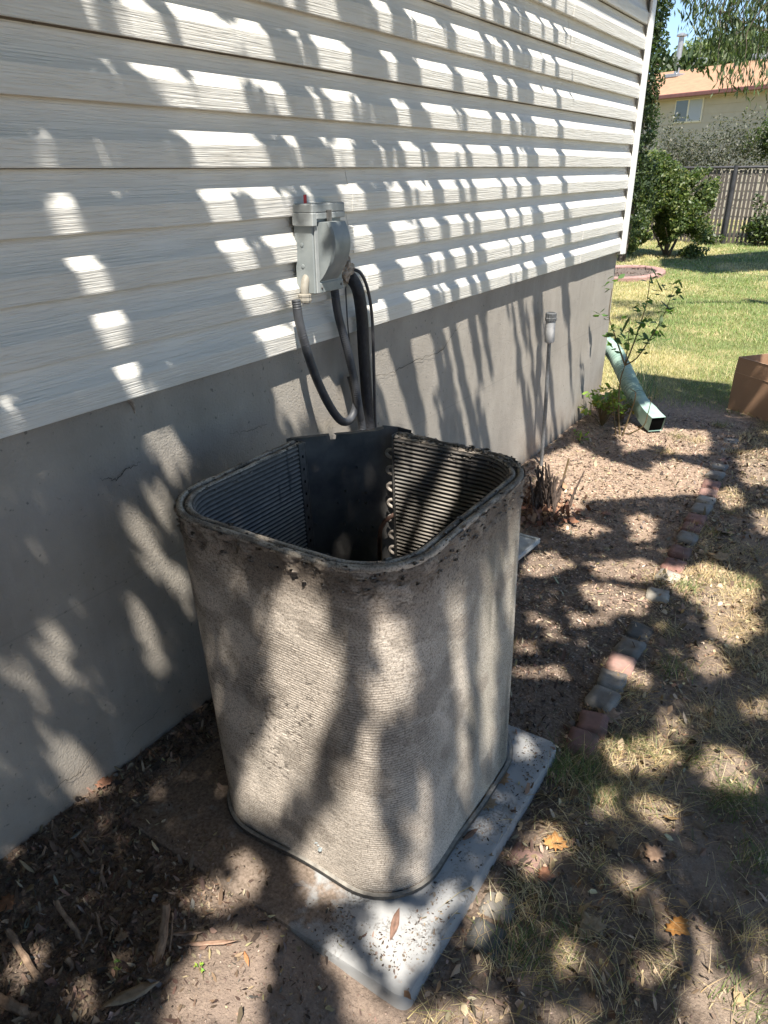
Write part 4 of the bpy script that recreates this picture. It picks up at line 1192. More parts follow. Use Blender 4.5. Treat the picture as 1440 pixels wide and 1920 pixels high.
# rose bush with green leaves
rb = empty('rose_bush', (.31, 4.72, 0), 'thin young rose bush with sparse green leaves in front of the green drain hose', 'shrub')
def cane(pts, r): MB().tube(spline(pts, 6), np.linspace(r, r * .35, (len(pts) - 1) * 6 + 1), 7).build('cane', M_STEMG, rb, True)
def yp(px, py, y): return tuple(ony(px, py, y))
cane([(.31, 4.72, -.01), yp(1160, 770, 4.71), yp(1163, 715, 4.70), yp(1172, 685, 4.69)], .0075)
cane([yp(1172, 685, 4.69), yp(1160, 650, 4.66), yp(1150, 620, 4.62), yp(1142, 590, 4.6), yp(1148, 540, 4.58)], .006)
cane([yp(1172, 685, 4.69), yp(1186, 650, 4.72), yp(1200, 610, 4.75), yp(1213, 565, 4.78), yp(1219, 520, 4.8)], .0055)
cane([yp(1172, 685, 4.69), yp(1195, 670, 4.65), yp(1222, 630, 4.6), yp(1245, 590, 4.55), yp(1262, 545, 4.5)], .005)
cane([yp(1172, 685, 4.69), yp(1178, 640, 4.7), yp(1180, 600, 4.7)], .004)
cane([(.33, 4.70, -.01), yp(1180, 780, 4.68), yp(1192, 740, 4.62), (.36, 4.62, .34)], .006)
cane([(.34, 4.74, -.01), yp(1205, 800, 4.7), yp(1215, 775, 4.68), yp(1222, 745, 4.66)], .005)
cane([(.29, 4.70, -.01), yp(1152, 780, 4.7), yp(1148, 745, 4.7)], .005)
lf = [(1132, 592), (1122, 594), (1150, 618), (1140, 630), (1145, 645), (1165, 600), (1170, 618), (1216, 568), (1210, 572), (1190, 580), (1196, 583), (1235, 545), (1228, 550), (1250, 540), (1262, 535), (1270, 540), (1265, 552), (1238, 583), (1250, 585), (1256, 587), (1245, 580), (1205, 607), (1215, 605), (1220, 612), (1200, 615), (1238, 608), (1250, 612), (1226, 628), (1240, 630), (1248, 633), (1190, 630), (1198, 640), (1207, 638), (1180, 625), (1165, 632), (1160, 640), (1175, 645), (1205, 664), (1200, 660), (1150, 660), (1218, 640), (1135, 535), (1142, 540), (1150, 525), (1228, 520), (1222, 530), (1185, 655), (1172, 655), (1140, 600), (1258, 560)]
P_ = []
for i, q in enumerate(lf):
    yy = 4.6 + .18 * math.sin(i * 1.7)
    for k in range(3):
        w = np.array(ony(q[0] + RNG.normal(0, 5), q[1] + RNG.normal(0, 3), yy)); P_.append(w)
P_ = np.array(P_) - np.array([.31, 4.72, 0])
o = scatter_flakes('foliage', P_, RNG.uniform(.016, .030, len(P_)), .55, palette(len(P_), [(.10, .19, .05), (.15, .26, .07), (.07, .13, .035)]), .4, .3, M_LEAF, None, 0)
o.parent = rb
# daylily-like blades behind the hose
p = np.stack([.18 + RNG.normal(0, .07, 90), 5.55 + RNG.normal(0, .14, 90), np.zeros(90)], 1)
blades('strappy_leaves', p, RNG.uniform(.15, .30, 90), RNG.uniform(.003, .005, 90), RNG.uniform(.3, 1.0, 90), palette(90, [(.10, .17, .07), (.14, .22, .10), (.3, .3, .2)]), 'long strappy green leaves behind the drain hose', 4)

# ------------------------------------------------------------------ background: ring bed, fence, shrubs, house, trees
rg = empty('brick_ring', (-1.9, 12.9, 0), 'low pinkish brick ring edging a small mulch bed in the lawn beyond the house', 'garden edging')
for k in range(26):
    a = 2 * math.pi * k / 26; M_ = Matrix.Translation((-1.95 + .52 * math.cos(a), 12.75 + .85 * math.sin(a), .035)) @ Matrix.Rotation(a, 4, 'Z')
    mb = MB().box(-.07, .07, -.085, .085, -.05, .035, .012, M_)
    o = mb.build('brick', None, rg); set_col(o.data, np.tile(np.array([.36, .22, .19]) * RNG.uniform(.85, 1.1), (len(o.data.vertices), 1))); o.data.materials.append(M_BRICK)
p = np.stack([-1.95 + RNG.normal(0, .2, 500), 12.75 + RNG.normal(0, .33, 500), np.full(500, .03)], 1)
scatter_flakes('mulch', p, RNG.uniform(.01, .03, 500), .5, palette(500, [(.06, .04, .03), (.12, .08, .06)]), .4, .4, M_LITTER, 'dark mulch inside the brick ring')
lump('mulch_mound', (-1.95, 12.75, .0), (.46, .78, .05), M_BARK, 'dark soil mound inside the brick ring', 'soil mound', 2)

M_SLAT = simple('brown_privacy_slat', (.055, .045, .04), (.11, .09, .075), 5, .7)
M_POST = simple('dark_fence_post', (.035, .035, .04), (.07, .068, .07), 8, .5, .3)
M_WIRE = simple('chain_link_wire', (.10, .10, .10), (.16, .16, .16), 12, .5, .6)
FY = 19.3
fence = empty('chain_link_fence', (-1.5, FY, 0), 'chain-link fence with upright brown privacy slats and a dark post', 'fence')
sl_me = None; x = -4.2
FH = 1.60
while x < 2.4:
    if sl_me is None:
        o = MB().box(-.029, .029, -.005, .005, .03, FH - .05).build('slat', M_SLAT, None); sl_me = o
        o.parent = fence; o.location = (x + 1.5, 0, 0)
    elif RNG.random() > .05:
        o = sl_me.copy(); C.objects.link(o); o.parent = fence; o.location = (x + 1.5, RNG.normal(0, .004), RNG.normal(0, .012)); o.rotation_euler = (0, RNG.normal(0, .012), RNG.normal(0, .12))
    x += .088
for x in (-4.1, -1.58, .95):
    MB().tube([(x, FY - .045, -.1), (x, FY - .045, FH + .04)], .045, 12).build('post', M_POST, fence, True)
MB().tube([(-4.3, FY - .03, FH), (2.4, FY - .03, FH)], .028, 10).build('top_rail', M_POST, fence, True)
wires = MB()
for k in range(90):
    x = -4.2 + k * .074
    for sg in (-1, 1):
        dx = FH * .6 * sg
        wires.add([(x, FY - .012, .02), (x + .0016, FY - .012, .02), (x + .0016 + dx, FY - .012, FH - .02), (x + dx, FY - .012, FH - .02)], [(0, 1, 2, 3)])
o = wires.build('wire_mesh', M_WIRE, fence); o['kind'] = 'stuff'

def leaf_cloud(n, blobs, size, cols, dens=None, up=0.0, aspect=.5, droop=0):
    """leaves spread through the volume of several ellipsoids, clumped"""
    w = np.array([b[3] * b[4] * b[5] for b in blobs]); w = w / w.sum(); i = RNG.choice(len(blobs), n, p=w); B = np.array(blobs)[i]
    d = RNG.normal(size=(n, 3)); d /= np.linalg.norm(d, axis=1)[:, None]; r = RNG.random(n) ** (1 / 2.2)
    P = B[:, :3] + d * r[:, None] * B[:, 3:6]
    f = fbm(P[:, 0] * 3.1 + P[:, 1] * 1.7, P[:, 2] * 3.3 + P[:, 1], 3, 91)
    k = f > .40; P = P[k]; n = len(P)
    s = RNG.uniform(.6, 1.35, n) * size
    a = RNG.normal(size=(n, 3)); a[:, 2] -= droop; a /= np.linalg.norm(a, axis=1)[:, None]
    b = RNG.normal(size=(n, 3)); b -= a * (a * b).sum(1)[:, None]; b /= np.linalg.norm(b, axis=1)[:, None]
    b = b * aspect
    V = np.stack([P - a * s[:, None], P + b * s[:, None], P + a * s[:, None], P - b * s[:, None]], 1)
    F = np.arange(n * 4).reshape(n, 4)
    return V.reshape(-1, 3), F, np.repeat(palette(n, cols), 4, 0)
def plant(name, base, blobs, n, size, cols, label, cat, trunk=None, group=None, aspect=.5, droop=0, mat=None, branches=6, r0=.04):
    root = empty(name, base, label, cat, group)
    V, F, cc = leaf_cloud(n, blobs, size, cols, aspect=aspect, droop=droop)
    V = V - np.array(base)
    me = np_mesh('crown', V, F, 4); set_col(me, cc); o = link('crown', me, mat or M_LEAF, root)
    mb = MB(); bpt = np.array(base, float)
    for k in range(branches):
        bl_ = blobs[k % len(blobs)]; t = np.array(bl_[:3]) + RNG.normal(0, .35, 3) * np.array(bl_[3:6])
        m_ = (bpt + t) / 2 + RNG.normal(0, .08, 3) * np.linalg.norm(t - bpt) * .5
        mb.tube(spline([bpt + np.array([RNG.normal(0, .04), RNG.normal(0, .04), -.1]), m_, t], 6), np.linspace(r0 * RNG.uniform(.5, 1), r0 * .15, 13), 6)
    mb.build('trunk', M_BARK, root, True)
    return root
DG = [(.035, .06, .02), (.055, .085, .028), (.08, .11, .04), (.025, .045, .018)]
MG = [(.07, .11, .03), (.10, .15, .045), (.14, .18, .06), (.05, .08, .025)]
GG = [(.10, .105, .075), (.07, .08, .055), (.14, .14, .10)]
plant('tall_shrub', (-2.55, 14.6, 0), [(-2.45, 14.5, 1.3, .38, .5, .9), (-2.48, 14.5, 2.2, .30, .45, .8), (-2.50, 14.5, 3.2, .34, .45, .75), (-2.58, 14.6, 4.3, .40, .5, .9)], 17000, .034, DG, 'tall narrow dark green shrub right behind the white corner trim', 'tree', branches=8, r0=.035)
plant('leafy_shrub', (-2.1, 16.2, 0), [(-2.30, 16.0, .9, .65, .6, .85), (-1.95, 16.1, .75, .62, .6, .75), (-2.6, 16.2, 1.1, .6, .6, .85), (-1.72, 16.4, 1.1, .35, .5, .55), (-2.3, 15.9, .35, .75, .55, .42), (-1.75, 16.0, .30, .5, .55, .38), (-2.15, 15.8, .38, .7, .5, .42), (-2.5, 15.7, .5, .5, .5, .5), (-2.1, 15.6, .22, .6, .35, .25), (-1.6, 15.8, .25, .4, .35, .25), (-2.5, 15.9, 1.5, .35, .4, .4), (-1.55, 16.2, 1.25, .25, .3, .4)], 66000, .034, MG + [(.20, .22, .07)], 'big rounded leafy green shrub in front of the fence', 'shrub', branches=9)
plant('grey_shrub', (-2.6, 20.6, 0), [(-3.4, 20.6, 2.0, .8, .5, .85), (-2.5, 20.6, 1.9, .9, .5, .85), (-1.7, 20.5, 2.0, .8, .5, .8), (-2.9, 20.6, 1.5, 1.3, .5, .7)], 9000, .032, GG, 'thin grey-leaved shrub showing above the chain-link fence', 'shrub', branches=46, r0=.022)
plant('green_tree', (-.55, 21.2, 0), [(-.9, 21.0, 2.3, .6, .6, .7), (-.45, 21.0, 3.1, .6, .6, .55), (-1.3, 21.1, 2.1, .6, .5, .4), (-.3, 21, 1.6, .7, .5, .7)], 12000, .045, MG, 'bright green bushy tree behind the fence at the right edge', 'tree', branches=10)
plant('fence_vine', (-.8, 19.0, 0), [(-1.4, 19.05, .25, .7, .2, .22), (-.7, 19.05, .35, .6, .2, .35), (-1.9, 18.9, .2, .4, .2, .2), (-.9, 19.05, .9, .2, .1, .3)], 3500, .045, DG + MG, 'low leafy weeds growing along the foot of the fence', 'vine', branches=5, r0=.01)
plant('background_tree', (-7.5, 46, 0), [(-6.6, 46, 6.4, 2.4, 2, 1.5), (-4.0, 46, 6.9, 1.8, 2, 1.7), (-8.6, 46, 6.2, 2.2, 2, 1.4)], 22000, .13, [(.16, .21, .09), (.22, .27, .13), (.11, .15, .06)], 'pale green tree crown rising behind the orange roof', 'tree', branches=9, r0=.15)
plant('background_tree', (-1.6, 44, 0), [(-3.0, 44, 7.4, 1.7, 2, 1.9), (-1.0, 44, 6.6, 2.2, 2, 1.6), (-2.8, 44, 6.0, 2.2, 2, 1.2)], 22000, .12, [(.14, .19, .08), (.19, .24, .11), (.09, .13, .05)], 'darker green tree crown behind the roof at the right', 'tree', branches=9, r0=.15)
plant('background_tree', (3.5, 40, 0), [(2.5, 40, 4, 3.5, 2, 4), (6.5, 40, 4, 3.5, 2, 4)], 12000, .15, DG, 'dark tree beyond the yard out to the right', 'tree', branches=8, r0=.15)
plant('rear_sky_blocker', (1.6, -4.6, 0), [(-.2, -4.3, 1.6, 1.6, 1.2, 1.7), (1.8, -4.4, 1.8, 1.6, 1.2, 1.9), (3.8, -4.2, 1.6, 1.5, 1.2, 1.7), (.8, -4.4, 4.2, 2.2, 1.3, 1.8), (3.2, -4.3, 4.4, 2.2, 1.3, 1.8)], 70000, .075, DG, 'unseen dense dark foliage added behind the viewer to block sky light', 'tree', branches=14, r0=.09)  # unseen foliage mass added to deepen the shade on the coil
plant('side_sky_blocker', (6.5, 12, 0), [(6.5, 8, 1.4, .8, 3, 1.4), (6.5, 13, 1.4, .8, 3, 1.4)], 9000, .07, MG, 'unseen green hedge added along the right side of the yard to block low sky', 'hedge', branches=6)  # out-of-view hedge added to cut sky light from the right

tg = empty('overhanging_twig', (-2.35, 13.9, 3.05), 'thin leafy twig reaching out from the tall dark shrub across the orange roof', 'twig')
tp = [ony(1222, 118, 13.9), ony(1250, 125, 13.9), ony(1280, 118, 13.9), ony(1305, 122, 13.9), ony(1325, 128, 13.9)]
MB().tube(spline(tp, 5), np.linspace(.008, .003, 21), 5).build('stem', M_BARK, tg, True)
TP = np.array(spline(tp, 16)); TP = np.repeat(TP, 3, 0) + RNG.normal(0, .05, (len(TP) * 3, 3)) - np.array([-2.35, 13.9, 3.05])
oo = scatter_flakes('foliage', TP, RNG.uniform(.025, .05, len(TP)), .6, palette(len(TP), DG), .8, .3, M_LEAF, None, 0); oo.parent = tg
# far house
def mat_shingle():
    m = Mat('orange_brown_shingles', .92)
    br = m.n.new('ShaderNodeTexBrick'); br.inputs['Scale'].default_value = 1.0
    br.inputs['Color1'].default_value = (.37, .20, .11, 1); br.inputs['Color2'].default_value = (.28, .155, .085, 1); br.inputs['Mortar'].default_value = (.16, .09, .055, 1)
    br.inputs['Mortar Size'].default_value = .012; br.inputs['Brick Width'].default_value = .33; br.inputs['Row Height'].default_value = .14
    m.l.new(m.co((1, 1, 1), 'obj'), br.inputs[0])
    m.color(m.mix(.6, br.outputs[0], m.ramp(m.noise(5, 4), [(.3, (.42, .25, .145)), (.7, (.29, .17, .10))])))
    return m.m
M_SHINGLE = mat_shingle()
M_TANWALL = simple('tan_lap_siding', (.40, .355, .28), (.46, .41, .325), 3, .7)
M_TANSOFFIT = simple('tan_soffit', (.34, .26, .17), (.38, .30, .20), 3, .7)
M_GUTTER = simple('maroon_gutter', (.13, .05, .045), (.17, .07, .06), 6, .45)
M_GLASS = Mat('window_glass', .08); M_GLASS.color((.06, .075, .10)); M_GLASS.b.inputs['Specular IOR Level'].default_value = .9; M_GLASS = M_GLASS.m
M_CURT = simple('net_curtain', (.30, .33, .38), (.40, .43, .48), 30, .8, scale=(20, 20, 1))
M_FRAMEW = simple('cream_window_frame', (.60, .56, .46), (.66, .62, .52), 8, .5)
M_METALV = simple('grey_vent_metal', (.30, .31, .32), (.42, .43, .44), 14, .4, .6)
A3 = np.array([-6.34, 30.0]); B3 = np.array([-2.52, 28.1]); hu = (B3 - A3) / np.linalg.norm(B3 - A3); hn = np.array([-hu[1], hu[0]])   # hn points away from the camera
yaw = math.atan2(hu[1], hu[0])
fh = bpy.data.objects.new('neighbour_house', None); C.objects.link(fh); fh.location = (A3[0], A3[1], 0); fh.rotation_euler = (0, 0, yaw)
tag(fh, 'tan house with an orange-brown shingle roof and maroon gutter beyond the fence', 'house')
def fpart(mb, name, mat, parent=None, smooth=False):
    o = mb.build(name, mat, None, smooth); o.parent = parent or fh; return o
ZE = 3.90
# local frame: x along the eave, y away, wall face at y = .45
fpart(MB().box(-12, 14, .45, 9, -1, ZE - .12), 'wall', M_TANWALL)
for k in range(16):
    zt_ = ZE - .14 - k * .26
    fpart(MB().add([(-12, .43, zt_ - .255), (14, .43, zt_ - .255), (14, .446, zt_), (-12, .446, zt_), (-12, .449, zt_ - .255), (14, .449, zt_ - .255)], [(0, 1, 2, 3), (0, 4, 5, 1)]), 'lap_board', M_TANWALL)
fpart(MB().box(-12.4, 14.4, .02, .44, ZE - .16, ZE - .12), 'soffit', M_TANSOFFIT)
gt = MB().box(-12.4, 14.4, -.10, .02, ZE - .13, ZE, .02); fpart(gt, 'gutter', M_GUTTER)
RD = 4.6; RH = 1.28
V = [(-12.5, -.04, ZE + .0), (14.5, -.04, ZE + .0), (14.5, RD, ZE + RH), (-12.5, RD, ZE + RH), (14.5, RD * 2, ZE), (-12.5, RD * 2, ZE), (-12.5, -.04, ZE - .03), (14.5, -.04, ZE - .03), (14.5, RD * 2, ZE - .03), (-12.5, RD * 2, ZE - .03)]
roof = fpart(MB().add(V, [(0, 1, 2, 3), (3, 2, 4, 5), (6, 7, 1, 0), (8, 9, 5, 4), (6, 0, 3, 5, 9), (7, 8, 4, 2, 1), (6, 9, 8, 7)]), 'roof', M_SHINGLE)
def roofpt(px, py):
    """sight line onto the front roof slope, in the house's local frame"""
    r = ray(px, py); best = None
    for t in np.linspace(.012, .05, 6000):
        p = CAM + r * t; q = p[:2] - A3; lx = q @ hu; ly = q @ hn
        if ly > -.04 and p[2] <= ZE + RH * (ly + .04) / (RD + .04) + .001: return lx, ly, p[2]
    return None
def wallpt(px, py, d=.42):
    r = ray(px, py); n2 = hn; t = ((A3 + hn * d - CAM[:2]) @ n2) / (r[:2] @ n2); p = CAM + r * t; q = p[:2] - A3; return q @ hu, p[2]
vp = roofpt(1268, 142) or (2.5, 2.5, ZE + .7)
vt = MB().tube([(vp[0], vp[1], vp[2] - .1), (vp[0], vp[1], vp[2] + 1.28)], .10, 14); vo = fpart(vt, 'flue_pipe', M_METALV, roof, True)
fpart(MB().tube([(vp[0], vp[1], vp[2] + 1.30), (vp[0], vp[1], vp[2] + 1.36), (vp[0], vp[1], vp[2] + 1.42)], [.19, .19, .04], 14), 'flue_cap', M_METALV, roof, True)
fpart(MB().box(vp[0] - .3, vp[0] + .3, vp[1] - .35, vp[1] + .2, vp[2] - .08, vp[2] + .05, .02), 'flashing', M_METALV, roof)
for (px, py) in ((1310, 112), (1428, 103)):
    q = roofpt(px, py + 6) or (3, 4.2, ZE + 1.1)
    fpart(MB().box(q[0] - .28, q[0] + .28, q[1] - .2, q[1] + .2, q[2] - .08, q[2] + .16, .03), 'roof_vent', M_METALV, roof)
x0, z1 = wallpt(1268, 187); x1, z0 = wallpt(1320, 222); x1 = wallpt(1321, 186)[0]
win = fpart(MB().box(x0, x1, .40, .455, z0 - .1, z1, .01), 'window', M_FRAMEW)
xm = (x0 + x1) / 2
for a, b_, mt, nm in ((x0 + .05, xm - .03, M_GLASS, 'pane'), (xm + .03, x1 - .05, M_CURT, 'pane')):
    o = MB().box(a, b_, .392, .41, z0 - .05, z1 - .05).build(nm, mt, None); o.parent = win
o = MB().box(xm - .03, xm + .03, .385, .40, z0 - .08, z1 - .01).build('frame', M_FRAMEW, None); o.parent = win

# ------------------------------------------------------------------ hanging branches at top right
TRS = [(.055, .085, .03), (.08, .12, .04), (.11, .15, .055), (.04, .06, .022)]
wil = empty('weeping_tree', (2.2, 9.2, 0), 'tree with drooping slender-leaved branches hanging in at the upper right corner', 'tree')
mbt = MB(); lv = []
ht = (2.2, 9.2)
mbt.tube(spline([(2.2, 9.2, -.1), (2.15, 9.2, 1.6), (2.0, 9.1, 3.2), (1.7, 9.0, 4.6)], 6), np.linspace(.16, .09, 19), 12)
mbt.build('trunk', M_BARK, wil, True)
hang = [(1320, -10, 110), (1335, -10, 75), (1350, -10, 150), (1362, -10, 120), (1378, -10, 165), (1392, -10, 110), (1405, -10, 180), (1420, -10, 135), (1435, -10, 150), (1372, 60, 150), (1300, -15, 30), (1310, -15, 45), (1445, 0, 200), (1398, 40, 160), (1340, 0, 60), (1425, 30, 110), (1355, 20, 100), (1345, 40, 90), (1385, 10, 90), (1412, 0, 90), (1430, 0, 70), (1365, 0, 60)]
tw = MB()
for i, (px, t, bt) in enumerate(hang):
    yy = 8.2 + .6 * math.sin(i * 2.3)
    a = np.array(ony(px + 14, t, yy)); b_ = np.array(ony(px - 6, bt, yy))
    pts = spline([a + np.array([.35, 0, .45]), a, (a + b_) / 2 + RNG.normal(0, .02, 3), b_], 8)
    tw.tube(pts, np.linspace(.006, .0015, len(pts)), 4, False)
    for q in pts:
        for k in range(5): lv.append(np.array(q) + RNG.normal(0, .055, 3) + np.array([0, 0, -.02]))
for a, b_ in (((1440, 60), (1372, 38)), ((1372, 38), (1350, 20)), ((1440, 25), (1400, -10))):
    p = np.array(ony(*a, 8.6)); q = np.array(ony(*b_, 8.3)); tw.tube([p + (p - q) * .6, p, (p + q) / 2 + np.array([0, 0, .02]), q], [.02, .016, .012, .008], 7)
tw.tube(spline([(1.75, 9.0, 4.2), (1.2, 8.8, 4.1), (.6, 8.6, 3.6), tuple(np.array(ony(1420, -10, 8.4)))], 6), np.linspace(.05, .015, 19), 7)
tw.build('branches', M_BARK, wil, True)
lv = np.array(lv); n = len(lv); s = RNG.uniform(.025, .045, n)
a = RNG.normal(0, .45, (n, 3)); a[:, 2] = -1; a /= np.linalg.norm(a, axis=1)[:, None]; b_ = RNG.normal(size=(n, 3)); b_ -= a * (a * b_).sum(1)[:, None]; b_ /= np.linalg.norm(b_, axis=1)[:, None]
V = np.stack([lv - a * s[:, None], lv + b_ * s[:, None] * .22, lv + a * s[:, None], lv - b_ * s[:, None] * .22], 1).reshape(-1, 3) - np.array([2.2, 9.2, 0])
me = np_mesh('crown', V, np.arange(n * 4).reshape(n, 4), 4); set_col(me, np.repeat(palette(n, TRS), 4, 0)); link('crown', me, M_LEAF, wil)

